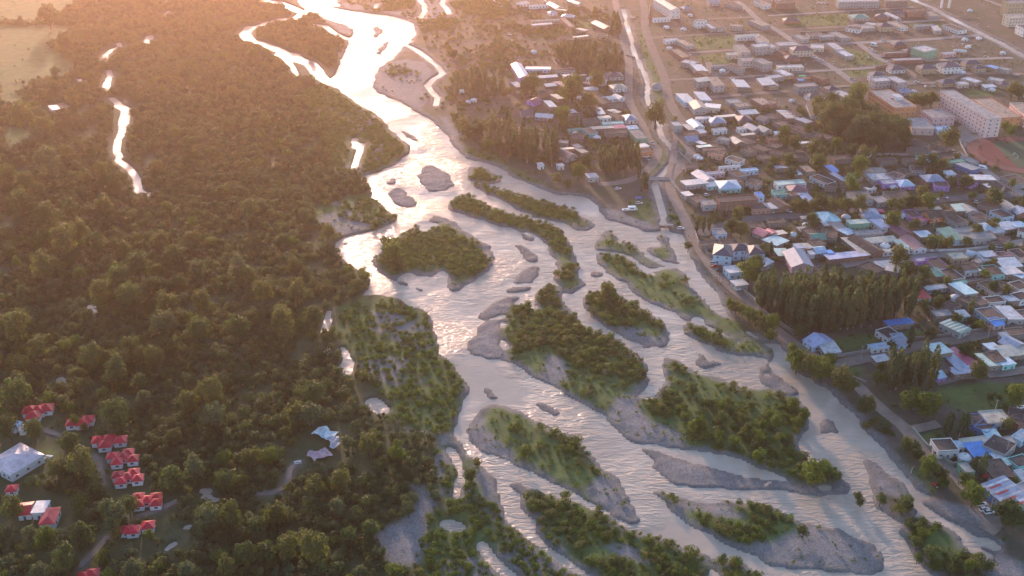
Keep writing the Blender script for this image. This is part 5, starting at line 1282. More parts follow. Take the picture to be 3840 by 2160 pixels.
# ------------------------------------------------------------------ cars
TYRE = plain('tyre', (0.02, 0.02, 0.02), 0.8)
RIM = plain('wheel_rim', (0.5, 0.5, 0.5), 0.35, 0.6)
CARGLASS = plain('car_glass', (0.02, 0.025, 0.03), 0.08)
LAMP = plain('headlight', (0.75, 0.75, 0.72), 0.2)
PAINT = {k: plain('car_paint_'+k, c, 0.25, var=0.06) for k, c in (('white', (0.74, 0.74, 0.75)), ('red', (0.45, 0.04, 0.03)), ('dark', (0.03, 0.03, 0.035)), ('silver', (0.45, 0.46, 0.48)), ('blue', (0.05, 0.15, 0.42)))}
def loft(mb, secs, m=0):
    """secs: list of rings of equal length"""
    n = len(secs[0]); b = len(mb.v)
    for s in secs: mb.v += s
    for j in range(len(secs)-1):
        for k in range(n-1):
            mb.f.append((b+j*n+k, b+j*n+k+1, b+(j+1)*n+k+1, b+(j+1)*n+k)); mb.m.append(m)
    mb.f.append(tuple(b+k for k in range(n))); mb.m.append(m)
    mb.f.append(tuple(b+(len(secs)-1)*n+k for k in range(n))[::-1]); mb.m.append(m)
def car_meshes(suv):
    L, W = (2.35, 0.92) if suv else (2.25, 0.88); zb = 0.34 if suv else 0.28; belt = 1.02 if suv else 0.9; top = 1.72 if suv else 1.45
    body = MB(); prof = [(-L, zb+.1, belt-.16), (-L+.12, zb, belt-.04), (-L*.55, zb, belt+.02), (0, zb, belt), (L*.35, zb, belt-.02), (L*.75, zb, belt-.12), (L-.08, zb, belt-.25), (L, zb+.12, belt-.42)]
    loft(body, [[(x, -W*.93, z0), (x, -W, z0+.25), (x, -W*.97, z1-.04), (x, -W*.86, z1), (x, W*.86, z1), (x, W*.97, z1-.04), (x, W, z0+.25), (x, W*.93, z0), (x, -W*.93, z0)] for x, z0, z1 in prof])
    cab = MB(); cp = [(-L*.93 if suv else -L*.72, belt-.02, .84), (-L*.80 if suv else -L*.5, top-.06, .74), (-L*.2, top, .74), (L*.08, top-.03, .74), (L*.40, belt-.02, .84)]
    loft(cab, [[(x, -W*q*1.02, belt-.03), (x, -W*q, z), (x, W*q, z), (x, W*q*1.02, belt-.03), (x, -W*q*1.02, belt-.03)] for x, z, q in cp])
    roof = MB(); rp = [(cp[1][0]+.02, top-.045), (-L*.2, top+.02), (L*.08, top-.01)]
    loft(roof, [[(x, -W*.70, z-.03), (x, -W*.66, z+.02), (x, W*.66, z+.02), (x, W*.70, z-.03), (x, -W*.70, z-.03)] for x, z in rp])
    return body, cab, roof
def wheel_mesh():
    t = MB(); t.lathe([(0.24, -0.11), (0.33, -0.09), (0.33, 0.09), (0.24, 0.11)], 12, axis='y')
    r = MB(); r.lathe([(0.22, -0.115), (0.10, -0.125), (0.10, 0.125), (0.22, 0.115)], 10, axis='y')
    return t.mesh('tyre', TYRE, True), r.mesh('rim', RIM)
TYM, RIMM = wheel_mesh()
_hl = MB(); _hl.box(-0.05, -0.18, -0.07, 0.04, 0.18, 0.07); HLM = _hl.mesh('headlight', LAMP)
CARS = {}
def car(x, y, rz, paint='white', suv=False, label=None, group=None):
    if (suv, paint) not in CARS:
        b, c, r = car_meshes(suv); CARS[suv, paint] = (b.mesh('body', PAINT[paint], True), c.mesh('windows', CARGLASS), r.mesh('cabin_roof', PAINT[paint], True))
    B, Cb, R = CARS[suv, paint]
    o = empty('car', (x, y, 0.3), rz)
    o.location.z = 0.28 if at_cell(x, y) and road_mask[at_cell(x, y)] else 0.1
    bo = link('body', B, parent=o); link('windows', Cb, parent=o); link('cabin_roof', R, parent=o)
    L = 2.35 if suv else 2.25
    for sx in (-0.62, 0.62):
        for sy in (-0.8, 0.8):
            t = link('wheel', TYM, parent=o, loc=(L*sx, sy, 0.32)); link('rim', RIMM, parent=t)
    for sy in (-0.6, 0.6): link('headlight', HLM, parent=bo, loc=(L*0.985, sy, 0.62))
    tag(o, label or f"{paint} {'estate car' if suv else 'saloon car'} parked {near(x, y, 'town')}", 'car', group or 'cars about the town')
for q in gp("30:865,307,20 770,376,-30 797,392,-30 850,423,-30 866,430,-30 918,466,-30 350,440,-30 400,459,-30 760,445,40 637,607,-35 1120,624,10 1188,657,80 1245,655,30 1265,500,10 1875,571,5 1410,276,10 72,10,10 98,12,10 380,26,20 412,25,20 440,26,20 20:910,136,5 990,1034,-60 1055,1088,-70 1015,1185,10 1022,1206,-60 960,1172,10 800,1430,15 1725,569,5 1660,598,-20 1310,1276,10 250,16,10 10:1800,16,-20 1832,26,-20 1860,52,5 1915,264,-30 21:1470,30,10 1610,20,10 960,90,10 1690,650,10 31:20,156,-20 157,150,-50 1212,766,-20 1272,748,20 1246,772,-10 1260,790,10 1256,758,0 1332,47,-40 1262,62,10 1580,86,-30 1735,422,-40 900,80,-40 395,126,10 1760,440,10 32:1910,182,10"):
    car(q[0], q[1], rad(q[2]), 'white' if rng.random() < 0.9 else 'silver', rng.random() < 0.5)
for q, pt, suv, lb in (("21:1520,548,-15", 'silver', True, 'silver estate car outside the pale blue guesthouse'), ("21:1532,568,5", 'red', False, 'red saloon car outside the pale blue guesthouse'), ("21:1570,604,5", 'dark', True, 'dark estate car beside the small white-roofed kiosk'),
    ("21:1272,282,0", 'white', True, 'white estate car parked at the canal sluice'), ("31:1840,1003,10", 'dark', False, 'dark saloon car on the street below the long white roof'), ("32:1612,918,12", 'white', True, 'white car parked nearest the striped hall, first of three'),
    ("32:1632,957,12", 'white', True, 'white car in the middle of the three by the striped hall'), ("32:1668,978,10", 'white', True, 'white car parked farthest from the road of the three by the hall'), ("30:1000,298,5", 'red', True, 'red car on the wide concrete street')):
    p = gp(q)[0]; car(p[0], p[1], rad(p[2]), pt, suv, lb, 'cars about the town')
def van(s, rz, L, W, H, label, name='camper_van', pickup=False):
    p = gp(s)[0]; o = empty(name, (p[0], p[1], 0.05), rad(rz))
    b = MB(); b.box(-L/2, -W/2, 0.4, L*0.28, W/2, H if not pickup else 1.1); b.build('box', PAINT['white'], o)
    c = MB(); loft(c, [[(x, -W*.46, .4), (x, -W*.46, z), (x, W*.46, z), (x, W*.46, .4), (x, -W*.46, .4)] for x, z in ((L*0.285, H*.82), (L*.36, H*.80), (L*.44, 1.25), (L*.5, 1.05))]); cbn = c.build('cab', PAINT['white'], o)
    g = MB(); g.box(L*.37, -W*.40, 1.3, L*.425, W*.40, H*.74); g.build('windscreen', CARGLASS, cbn)
    sw = MB(); sw.box(-L*.3, -W/2-.012, H*.5, L*.1, -W/2+.02, H*.72); sw.build('side_window', CARGLASS, o)
    for sx in (-.3, .34):
        for sy in (-.46, .46):
            t = link('wheel', TYM, parent=o, loc=(L*sx, W*sy, 0.34), scale=(1.1, 1.1, 1.1)); link('rim', RIMM, parent=t)
    tag(o, label, 'van')
van("21:910,138", 5, 6.2, 2.3, 2.9, 'white camper van with boxy body on the riverside flat')
van("21:858,140", 8, 5.0, 1.9, 2.0, 'white pickup beside the camper van on the riverside flat', 'pickup_truck', True)
van("30:800,350", -40, 7.0, 2.4, 3.2, 'white box truck parked among cars on the far street', 'box_truck')
van("30:1510,365", 10, 5.5, 2.2, 2.6, 'white van on the bare lot below the far yurts', 'van')
van("30:1620,1275", -30, 6.0, 2.1, 2.5, 'white minibus on the lane beside the running track', 'minibus')

# ------------------------------------------------------------------ awnings, tarpaulins, small shelters
def awning(s, w, d, h, col, label, rz=0.0, name='awning'):
    p = gp(s)[0]; o = empty(name, (p[0], p[1], 0), rad(rz))
    m = plain('canvas_%d_%d_%d' % tuple(int(c*99) for c in col), col, 0.7)
    mb = MB(); mb.poly([(-w/2, -d/2, h-.35), (w/2, -d/2, h-.35), (w/2, 0, h), (-w/2, 0, h)]); mb.poly([(-w/2, 0, h), (w/2, 0, h), (w/2, d/2, h-.35), (-w/2, d/2, h-.35)])
    mb.poly([(-w/2, -d/2, h-.36), (-w/2, -d/2, h-.7), (w/2, -d/2, h-.7), (w/2, -d/2, h-.36)])
    mb.build('canopy', m, o)
    for sx in (-1, 1):
        for sy in (-1, 1):
            lg = MB(); lg.tube([(0, 0, 0, .04), (0, 0, h-.4, .04)], 5); lg.build('leg', FRAME, o, loc=(sx*(w/2-.1), sy*(d/2-.1), 0))
    tag(o, label, 'awning')
awning("21:955,62", 4, 3, 2.4, (0.05, 0.13, 0.42), 'blue awning above the white car on the riverside flat')
awning("32:1335,540", 4, 3, 2.5, (0.55, 0.10, 0.16), 'pinkish red awning in front of the white-walled house')
awning("32:1638,715", 4, 3, 2.5, (0.55, 0.05, 0.05), 'red awning beside the tall cypress-like poplars')
awning("20:1040,148", 5, 3, 2.6, (0.55, 0.05, 0.06), 'red awning at the end of the long white house')
awning("31:1195,232", 5, 3, 2.4, (0.50, 0.06, 0.13), 'crimson awning below the orange double gable')
awning("31:835,163", 6, 4, 2.6, (0.50, 0.08, 0.15), 'crimson awning beside the blue hip-roofed house')
awning("30:240,655", 5, 5, 6.6, (0.10, 0.30, 0.60), 'blue sheet over the unfinished grey house')
awning("30:250,628", 6, 4, 7.2, (0.15, 0.55, 0.25), 'green sheet over the unfinished grey house')
awning("31:1545,155", 5, 4, 2.4, (0.06, 0.16, 0.55), 'bright blue awning behind the dark flat roof')
awning("21:1705,748", 3, 2.4, 2.0, (0.7, 0.7, 0.72), 'white awning on the road beside the poplar plantation')
def tarp(s, w, d, col, label, rz, seed):
    p = gp(s)[0]; r = random.Random(seed); o = empty('tarpaulin_shelter', (p[0], p[1], 0), rad(rz)); mb = MB(); nx_, ny_ = 8, 5
    for j in range(ny_+1):
        for i in range(nx_+1):
            mb.v.append((w*(i/nx_-.5)+r.uniform(-.3,.3), d*(j/ny_-.5)+r.uniform(-.3,.3)+1.2*math.sin(i*.7), 1.9+.5*math.sin(i*1.3+j)+r.uniform(-.25,.25)))
    for j in range(ny_):
        for i in range(nx_):
            k = j*(nx_+1)+i; mb.f.append((k, k+1, k+nx_+2, k+nx_+1)); mb.m.append(0)
    mb.build('sheet', plain('tarp_%d' % seed, col, 0.6, var=0.35, scale=0.6), o)
    for i in range(5):
        q = MB(); q.tube([(0, 0, 0, .06), (0, 0, 1.8, .05)], 5); q.build('prop', BARK, o, loc=(w*(i/4-.5)*.9, r.uniform(-.4,.4)*d, 0))
    tag(o, label, 'shelter')
tarp("12:525,395", 11, 7, (0.50, 0.60, 0.64), 'pale blue torn tarpaulin shelter in the woodland camp', -20, 1)
tarp("12:590,460", 8, 5, (0.50, 0.46, 0.50), 'grey-white torn tarpaulin beside the pale blue shelter', -50, 2)
tarp("12:480,555", 9, 7, (0.50, 0.34, 0.38), 'pinkish torn tarpaulin below the pale blue shelter', 40, 3)
def bench_set(s, label, rz):
    p = gp(s)[0]; o = empty('picnic_table', (p[0], p[1], 0), rad(rz)); wm = plain('white_wood', (0.66, 0.66, 0.66))
    for nm, y0, z, ww in (('tabletop', 0, .75, .8), ('bench', -.9, .45, .35), ('bench', .9, .45, .35)):
        b = MB(); b.box(-1.6, -ww/2, z-.06, 1.6, ww/2, z); b.build(nm, wm, o, loc=(0, y0, 0))
    for sx in (-1.2, 1.2):
        b = MB(); b.box(-.05, -1.0, 0, .05, 1.0, .385); b.box(-.05, -.3, .388, .05, .3, .69); b.build('leg', wm, o, loc=(sx, 0, 0))
    tag(o, label, 'table', 'tables on the hall lawn')
bench_set("02:370,553", 'white picnic table farther from the hall on the lawn', -10)
bench_set("02:320,567", 'white picnic table nearer the hall on the lawn', -35)
bench_set("12:315,595", 'pale picnic table near the torn tarpaulin camp', 15)
# storage tank
p = gp("30:1447,400")[0]; o = empty('storage_tank', (p[0], p[1], 0), rad(-12))
b = MB(); b.lathe([(0.3, -6.2), (1.2, -5.9), (1.5, -5.3), (1.5, 5.3), (1.2, 5.9), (.3, 6.2)], 16, axis='x'); b.build('tank', FELT, o, smooth=True, loc=(0, 0, 1.9))
for sx in (-3.5, 3.5):
    b = MB(); b.box(-.3, -1.2, 0, .3, 1.2, .8); b.build('saddle', CONC, o, loc=(sx, 0, 0))
tag(o, 'white horizontal storage tank beside a pink-white hut', 'tank')
# portal by the far square
p = gp("30:1335,60")[0]; o = empty('gateway', (p[0], p[1], 0), rad(-8))
for sx in (-4, 4):
    b = MB(); b.box(-1.1, -.8, 0, 1.1, .8, 9); b.build('pillar', wall_mat('wh'), o, loc=(sx, 0, 0))
b = MB(); b.box(-9, -1.4, 9.0, 6.2, 1.4, 10.6); b.build('lintel', wall_mat('tn'), o)
tag(o, 'tall white gateway with two pillars by the far square', 'gateway')
# canal bridge and sluice
p0, p1 = gp("20:1030,1352 1200,1352"); o = empty('bridge', ((p0[0]+p1[0])/2, (p0[1]+p1[1])/2, 0), math.atan2(p1[1]-p0[1], p1[0]-p0[0])); bl = math.hypot(p1[0]-p0[0], p1[1]-p0[1])
b = MB(); b.box(-bl/2, -1.8, -.15, bl/2, 1.8, .36); b.build('deck', CONC, o)
for sy in (-1.65, 1.65):
    b = MB(); b.box(-bl/2, -.1, .363, bl/2, .1, .85); b.build('parapet', CONC, o, loc=(0, sy, 0))
tag(o, 'low concrete bridge crossing the canal', 'bridge')
p = gp("21:1160,268")[0]; o = empty('sluice_gate', (p[0], p[1], 0), rad(-10))
for sx in (-4.2, 0, 4.2):
    b = MB(); b.box(-.35, -1, -1.6, .35, 1, 2.2); b.build('pier', CONC, o, loc=(sx, 0, 0))
b = MB(); b.box(-4.6, -.7, 2.2, 4.6, .7, 2.5); b.build('walkway', CONC, o)
for sx in (-2.1, 2.1):
    b = MB(); b.box(-1.7, -.08, -.4, 1.7, .08, 1.2); b.build('gate', plain('rusty_steel', (.16, .09, .06)), o, loc=(sx, 0, 0))
tag(o, 'concrete sluice gate where the canal meets the wide channel', 'sluice')

# ------------------------------------------------------------------ running track
tc0 = at(*tl('30', 2080, 1168)); ta = rad(1.0)
def oval(rx_str, r):
    ps = []
    for k in range(25):
        a = math.pi/2+math.pi*k/24; ps.append((-rx_str+r*math.cos(a), r*math.sin(a)))
    for k in range(25):
        a = -math.pi/2+math.pi*k/24; ps.append((rx_str+r*math.cos(a), r*math.sin(a)))
    return [(tc0[0]+x*math.cos(ta)-y*math.sin(ta), tc0[1]+x*math.sin(ta)+y*math.cos(ta)) for x, y in ps]
TR = 37.0
edge = at(*tl('30', 1492, 1150)); TS = max(10, tc0[0]-edge[0]-TR)
mb = MB(); mb.poly([(x, y, 0.20) for x, y in oval(TS, TR)]); tag(mb.build('running_track', plain('red_track', (0.17, 0.045, 0.042), 0.9, scale=.05)), kind='structure')
mb = MB(); mb.poly([(tc0[0]+x, tc0[1]+y, 0.24) for x, y in ((-TS-10, -TR+11), (TS, -TR+11), (TS, TR-11), (-TS-10, TR-11))]); tag(mb.build('sports_pitch', plain('worn_turf', (0.060, 0.10, 0.055), 0.95, scale=.05)), kind='structure')
for k in range(1, 7):
    a, b_ = oval(TS, TR-1.25*k), oval(TS, TR-1.25*k-.09); mb = MB(); n = len(a)
    for i in range(n): mb.poly([(a[i][0], a[i][1], .225), (b_[i][0], b_[i][1], .225), (b_[(i+1) % n][0], b_[(i+1) % n][1], .225), (a[(i+1) % n][0], a[(i+1) % n][1], .225)])
    tag(mb.build('lane_line', plain('line_paint', (.6, .55, .52))), kind='structure')
p = gp("30:1868,1190")[0]; o = empty('football_goal', (p[0], p[1], .24), rad(90))
gm_ = plain('goal_white', (.75, .75, .75))
for sx in (-3.6, 3.6):
    b = MB(); b.tube([(0, 0, 0, .09), (0, 0, 2.44, .09)], 6); b.build('post', gm_, o, loc=(sx, 0, 0))
    b = MB(); b.tube([(0, 0, 2.4, .06), (0, 1.6, 0, .06)], 5); b.build('stay', gm_, o, loc=(sx, 0, 0))
b = MB(); b.tube([(-3.6, 0, 2.44, .09), (3.6, 0, 2.44, .09)], 6); b.build('crossbar', gm_, o)
tag(o, 'white football goal on the pitch inside the running track', 'goal')
yard = MB(); yard.poly([at(*tl('30', *q))+(0.16,) for q in ((1430, 960), (1500, 930), (1620, 1040), (1932, 1035), (1932, 1050), (1560, 1065), (1490, 1130), (1440, 1080))]); tag(yard.build('school_yard', ROADM['concrete']), kind='structure')

# ------------------------------------------------------------------ walls and fences
def wall_run(s, h, col, label, t=0.3, cat='wall', name='yard_wall'):
    ps = gp(s); o = empty(name, (ps[0][0], ps[0][1], 0)); x0, y0 = ps[0][:2]
    m = plain('wall_%d_%d' % (int(col[0]*99), int(col[1]*99)), col, .9)
    for k, (a, b) in enumerate(zip(ps[:-1], ps[1:])):
        L = math.hypot(b[0]-a[0], b[1]-a[1]); q = MB(); q.box(0, -t/2, -.2, L, t/2, h+.01*k); wl = q.build('wall', m, o, loc=(a[0]-x0, a[1]-y0, 0), rotz=math.atan2(b[1]-a[1], b[0]-a[0]))
        q = MB(); q.box(-.05, -t/2-.05, h+.01*k, L+.05, t/2+.05, h+.12+.01*k); q.build('coping', CONC, wl)
    tag(o, label, cat, 'yard walls of the town')
MUDW = (.24, .19, .155); GREY = (.34, .33, .32); WHT = (.62, .61, .60)
for s, h, c, lb in (("21:1380,310 1410,400 1480,480 1520,490", 2, MUDW, 'earth wall between the river road and the ruined yard'), ("21:1680,700 1820,820 31:-60,900 200,1080", 2.2, MUDW, 'long brown wall along the river road by the poplar plantation'),
    ("31:390,1210 440,1260 900,1190", 1.8, GREY, 'grey wall around the field below the plantation'), ("31:1060,1120 1440,1080 1640,1040", 1.6, MUDW, 'earth wall above the lower street'), ("32:1090,350 1200,480 1390,620 1480,600", 1.8, (.2, .28, .24), 'green fence along the river road beside the white tent'),
    ("31:1190,450 1450,445 1700,420", 1.6, WHT, 'white-capped wall beside the main concrete street'), ("31:1190,730 1340,712", 2, WHT, 'short white wall by the yard of white cars'), ("20:1190,1360 1260,1449 21:1330,60", 2, GREY, 'grey wall along the canal road below the bridge'),
    ("20:1030,190 1040,40", 1.2, WHT, 'white boundary wall by the long white house'), ("20:1250,1150 1350,1240", 1.5, MUDW, 'earth wall round the salmon courtyard'), ("20:1500,520 1500,560 1610,570 1640,540", 1.8, GREY, 'grey wall round the yurt plot'),
    ("30:810,520 900,500", 2, (.28, .14, .1), 'low brick wall on the far crossroads'), ("30:330,900 520,1030", 2, MUDW, 'earth wall along the school trees'), ("30:1440,1070 1500,1180 1600,1270", 1.6, GREY, 'grey wall bounding the running track'),
    ("31:540,1320 620,1400 740,1449", 1.5, MUDW, 'earth wall beside the road by the poplar clump'), ("31:1100,830 1250,900 1240,940", 1.8, MUDW, 'earth wall east of the plantation'), ("32:1220,480 1240,500 1240,540", 1.8, WHT, 'white gate wall by the road'),
    ("31:1490,700 1600,680 1850,650", 1.7, MUDW, 'earth wall along the middle lane'), ("20:860,420 930,440", 1.2, GREY, 'short grey wall by the west road'), ("31:1280,470 1280,440 1190,455", 1.4, GREY, 'low grey wall at the maroon gable'),
    ("30:240,250 740,230", 1.0, MUDW, 'low earth wall along the far plots'), ("20:340,500 300,440 420,490", 1.6, GREY, 'grey wall by the far plantation'), ("31:0,395 200,360 290,370", 1.6, MUDW, 'earth wall behind the pink gable house')):
    wall_run(s, h, c, lb)

# ------------------------------------------------------------------ poles and street lamps
POLE = plain('pole_concrete', (.45, .43, .41)); STEEL = plain('lamp_steel', (.42, .42, .43), .4)
pm = MB(); pm.tube([(0, 0, -.2, .17), (0, 0, 9, .10)], 7); PM = pm.mesh('post', POLE)
cm_ = MB(); cm_.box(-1.0, -.06, 8.2, 1.0, .06, 8.34); cm_.box(-.7, -.06, 7.5, .7, .06, 7.62); CM = cm_.mesh('crossarm', BARK)
im = MB()
for xx in (-.9, -.45, .45, .9): im.lathe([(.05, 8.34), (.08, 8.45), (.04, 8.58)], 6, c=(xx, 0, 0))
IM = im.mesh('insulator', FELT)
lm = MB(); lm.tube([(0, 0, -.2, .11), (0, 0, 8, .07), (.5, 0, 8.6, .05), (1.5, 0, 8.8, .05)], 6); LM = lm.mesh('post', STEEL)
lh = MB(); lh.box(1.2, -.15, 8.72, 2.0, .15, 8.86); LH = lh.mesh('lamp_head', STEEL)
for q in gp("20:928,570 930,690 940,805 1032,975 1072,1070 1125,1195 1318,875 865,340 1245,950 30:475,490 550,560 690,610 1105,270 1440,440 300,200 630,520 1060,280 1580,560 210,820 1565,240"):
    o = empty('street_lamp', (q[0], q[1], 0), rng.choice([0, math.pi])); link('post', LM, parent=o); link('lamp_head', LH, parent=o)
    tag(o, f"grey steel street lamp with curved arm {near(q[0], q[1], 'town')}", 'street lamp', 'street lamps')
for q in gp("20:690,610 300,1260 1640,1300 1635,1115 1680,870 1740,1470 1870,330 31:348,140 812,90 425,375 1245,285 1635,235 1190,450 1560,430 1565,660 1275,450 1655,1120 695,500 700,1270 295,1220 1830,50 32:1705,235 1790,550 1680,940 30:180,815 80,815 130,560 1540,1050 500,1200 1205,815 330,1400 20:1790,90 1340,70 1490,350 21:1615,190 20:505,960 440,520"):
    o = empty('utility_pole', (q[0], q[1], 0), rng.uniform(-.5, .5)); link('post', PM, parent=o); a = link('crossarm', CM, parent=o); link('insulator', IM, parent=a)
    tag(o, f"pale utility pole with crossarms {near(q[0], q[1], 'town')}", 'utility pole', 'utility poles')

# ------------------------------------------------------------------ people by the river road
SKIN = plain('skin', (.36, .22, .15), .6); HAIR = plain('hair', (.02, .016, .014), .6)
def person_meshes(cloth, trous, seed):
    r = random.Random(seed)
    me = bpy.data.meshes.new('body'); st = r.uniform(.08, .2)
    V = [(0,0,.95),(0,0,1.2),(0,0,1.42),(0,0,1.5),(0,-.02,1.62),(0,0,1.74),(-.2,0,1.4),(-.27,.02,1.12),(-.26,-.1,.88),(.2,0,1.4),(.27,.02,1.12),(.26,-.08,.88),(-.1,0,.88),(-.11,-st,.48),(-.11,-st*.6,.05),(-.11,-st*.6-.14,.03),(.1,0,.88),(.11,st*.5,.48),(.11,st*1.3,.05),(.11,st*1.3-.14,.03)]
    E = [(0,1),(1,2),(2,3),(3,4),(4,5),(2,6),(6,7),(7,8),(2,9),(9,10),(10,11),(0,12),(12,13),(13,14),(14,15),(0,16),(16,17),(17,18),(18,19)]
    R = [.15,.15,.15,.06,.105,.07,.075,.055,.045,.075,.055,.045,.10,.075,.055,.05,.10,.075,.055,.05]
    me.from_pydata(V, E, [])
    o = bpy.data.objects.new('body_source', me); COL.objects.link(o)
    sk = o.modifiers.new('skin', 'SKIN')
    for i, d in enumerate(me.skin_vertices[0].data): d.radius = (R[i], R[i]*(.75 if i in (0,1,2) else 1)); d.use_root = (i == 0)
    o.modifiers.new('sub', 'SUBSURF').levels = 1
    dg = bpy.context.evaluated_depsgraph_get(); m2 = bpy.data.meshes.new_from_object(o.evaluated_get(dg))
    bpy.data.objects.remove(o)
    m2.name = 'body'; m2.materials.clear()
    for mm in (cloth, trous, SKIN, HAIR): m2.materials.append(mm)
    for f in m2.polygons:
        z = f.center.z; x = abs(f.center.x)
        f.material_index = 3 if z > 1.70 or (z > 1.56 and f.center.y > .03) else 2 if z > 1.49 or (x > .2 and z < .98 and z > .8) else 0 if z > .93 else 1
        f.use_smooth = True
    return m2
PPL = [(person_meshes(plain('cloth_'+n, c), plain('trousers_%d' % k, t), k), n) for k, (n, c, t) in enumerate((('dark', (.03,.03,.04), (.04,.04,.06)), ('white', (.6,.6,.6), (.05,.05,.07)), ('red', (.4,.05,.05), (.03,.03,.04)), ('blue', (.07,.13,.35), (.1,.09,.08))))]
for q in gp("21:1515,655 1530,668 1545,660 1552,676 1565,665 1572,690 1558,700 1580,705 1590,692 1598,712 1540,690 1605,772 1612,780 1625,776 1636,782 1500,580 1502,606 1640,708 1590,668 1525,684 1330,345 1345,350"):
    me, n = PPL[rng.randrange(4)]
    o = link('person', me, loc=(q[0], q[1], 0.25), rotz=rng.uniform(0, 6.28))
    w = 'in the crowd on the river road' if q[0] > 0 else ''
    tag(o, f"person in {n} top standing on the river road by the guesthouse", 'person', 'people gathered on the river road')
# ------------------------------------------------------------------ trees of the town
def canopy(data, tones, group, where='town'):
    for p in pts(data):
        d = 1.15*p[2]/3.0/px_per_m(p[1]); H = max(4.0, d*1.2)
        x, y = at(p[0], p[1], H*0.55)
        grow('tree' if d > 8.5 else 'round', rng.choice(tones), x, y, H, d/2, group, where=where)
canopy("""20:1085,870,140 640,590,110 430,680,140 480,660,120 150,660,120 90,690,90 380,860,110 590,770,110 500,1290,100 450,700,100 340,1340,70 190,620,70 420,1380,60 560,1230,80 1150,1180,0.5
30:680,680,110 650,760,120 370,760,80 120,1020,90 150,1060,80 205,1090,90 340,1110,110 400,1160,90 380,1230,110 700,1230,110 640,1120,90 720,1160,90 520,1080,80 160,1210,90 50,1215,70 180,1320,80 1370,1030,130 1180,760,90 1240,740,100 1110,750,80 1850,680,90 1900,700,80 1800,950,70 1840,980,70
640,1390,110 1430,1170,50 300,970,70 1490,1370,80 1250,1230,90 1330,1230,80 1150,1230,80 570,1290,60 1530,1370,70 1390,1370,70 10,1260,60 1850,1380,60
31:210,90,80 270,100,90 350,95,80 480,120,100 600,100,90 690,95,110 560,90,70 410,70,110 940,85,80 1000,90,80 1070,75,90 1130,80,90 1210,65,110 1160,20,90 1110,240,70 945,205,110 1000,490,130 1060,590,110 1190,640,110 1360,675,70 1100,690,90 1290,830,90 1280,360,80 1230,380,90 1360,370,80 1500,380,70 1690,425,60 1820,410,60 1700,530,60 1710,240,80 1580,285,80
340,230,90 1430,950,80 1610,1000,70 1640,620,70 1380,580,60 1440,590,50 1720,35,130 1550,30,60 1310,20,50 930,1150,60 1500,1180,110 1590,1360,120 1240,1070,80 860,1320,70 830,1400,90 1080,250,60 1180,850,80 240,1040,90 500,1010,70 1700,720,80 1800,740,80
32:750,160,120 740,310,60 1050,445,90 1100,480,90 1135,530,90 1225,620,140 1310,680,110 1320,745,90 1500,740,120 1555,830,160 1090,120,150 1215,180,160 850,870,80 1055,910,100 680,850,70 1120,1200,80 1190,1130,90 1140,1075,80 1240,1280,120 1590,1340,110 1380,1400,70 1520,1370,100 1420,1350,90 1680,100,70 1870,75,140 1860,735,60 1520,380,60 1810,300,90
1640,1250,0.5 1130,1310,70 1800,975,190 1870,1000,160 21:1710,175,90 1330,412,60 1790,600,150 1850,560,110 1660,260,110 1800,130,40 1730,290,90 1900,430,80
10:1560,950,90 1600,980,80 1660,970,80 1700,990,80 1440,330,40 1460,370,50 1490,400,60 1280,290,40 410,395,50 1770,1100,80 1850,1100,80 1720,1090,60""".replace(' 1150,1180,0.5', '').replace('1640,1250,0.5 ', ''),
    ['dark green', 'olive green', 'dark green', 'bright green'], 'trees about the town')
canopy('21:1640,835,70 1690,865,80 1740,890,80 1790,920,90 1840,950,90 1880,985,90 1920,1020,90 1660,860,70 1870,940,80 31:30,1000,110 20,1080,90 190,1250,120 240,1240,110 300,1310,130 350,1290,110 410,1340,150 460,1270,110 560,1430,150 640,1449,90 600,1449,110 220,1300,110', ['bright green', 'bright green', 'olive green'], 'trees about the town')
# round willows on the island and banks
canopy("""22:1365,40,85 1440,140,60 1505,150,75 1590,160,65 1640,205,65 1580,265,90 1410,300,110 1370,330,90 1440,300,80 1560,380,60 1690,430,80 1750,360,60 1850,370,70 1790,325,70 1890,310,80 1880,410,70 1870,530,90 1780,85,60 1650,40,40 1740,390,70 1470,380,70 1300,210,50 1310,240,60 1830,470,80 95,510,100 1570,440,60
32:190,150,100 270,230,100 230,290,90 110,400,70 60,280,90 20,220,60 360,680,150 440,640,110 300,660,90 500,700,70 540,690,50 270,1115,90 420,600,70 700,890,60 12:1620,680,90 1670,590,60 11:1040,450,130 990,410,90 1090,530,80 905,250,70 21:730,740,110 700,720,70""", ['bright green', 'bright green', 'olive green', 'dark green'], 'round willows on the islands and banks', 'island')
# ---- poplar stands
def stand(s, spacing, H, where='town', n_max=200):
    poly = gp(s); m = inside(poly); a = np.argwhere(m)
    got = []
    order = list(range(len(a))); rng.shuffle(order)
    for k in order:
        j, i = a[k]; x, y = GX0+CELL*i+rng.uniform(-.8, .8), GY0+CELL*j+rng.uniform(-.8, .8)
        if any((x-u)**2+(y-v)**2 < spacing**2 for u, v in got): continue
        got.append((x, y))
        if len(got) >= n_max: break
    for x, y in got:
        h = H*rng.uniform(.82, 1.12); grow('poplar', None, x, y, h, (rng.uniform(1.9, 2.6) if H > 20 else rng.uniform(2.4, 3.2))*H/19, 'poplars of the town', where=where)
    return len(got)
np_ = 0
np_ += stand("31:-130,830 250,840 700,830 1080,870 1080,960 800,1010 500,1060 250,1070 60,950 -60,880", 3.8, 23, n_max=185)
np_ += stand("30:560,1000 660,980 720,1050 640,1070", 5.2, 15, n_max=8)
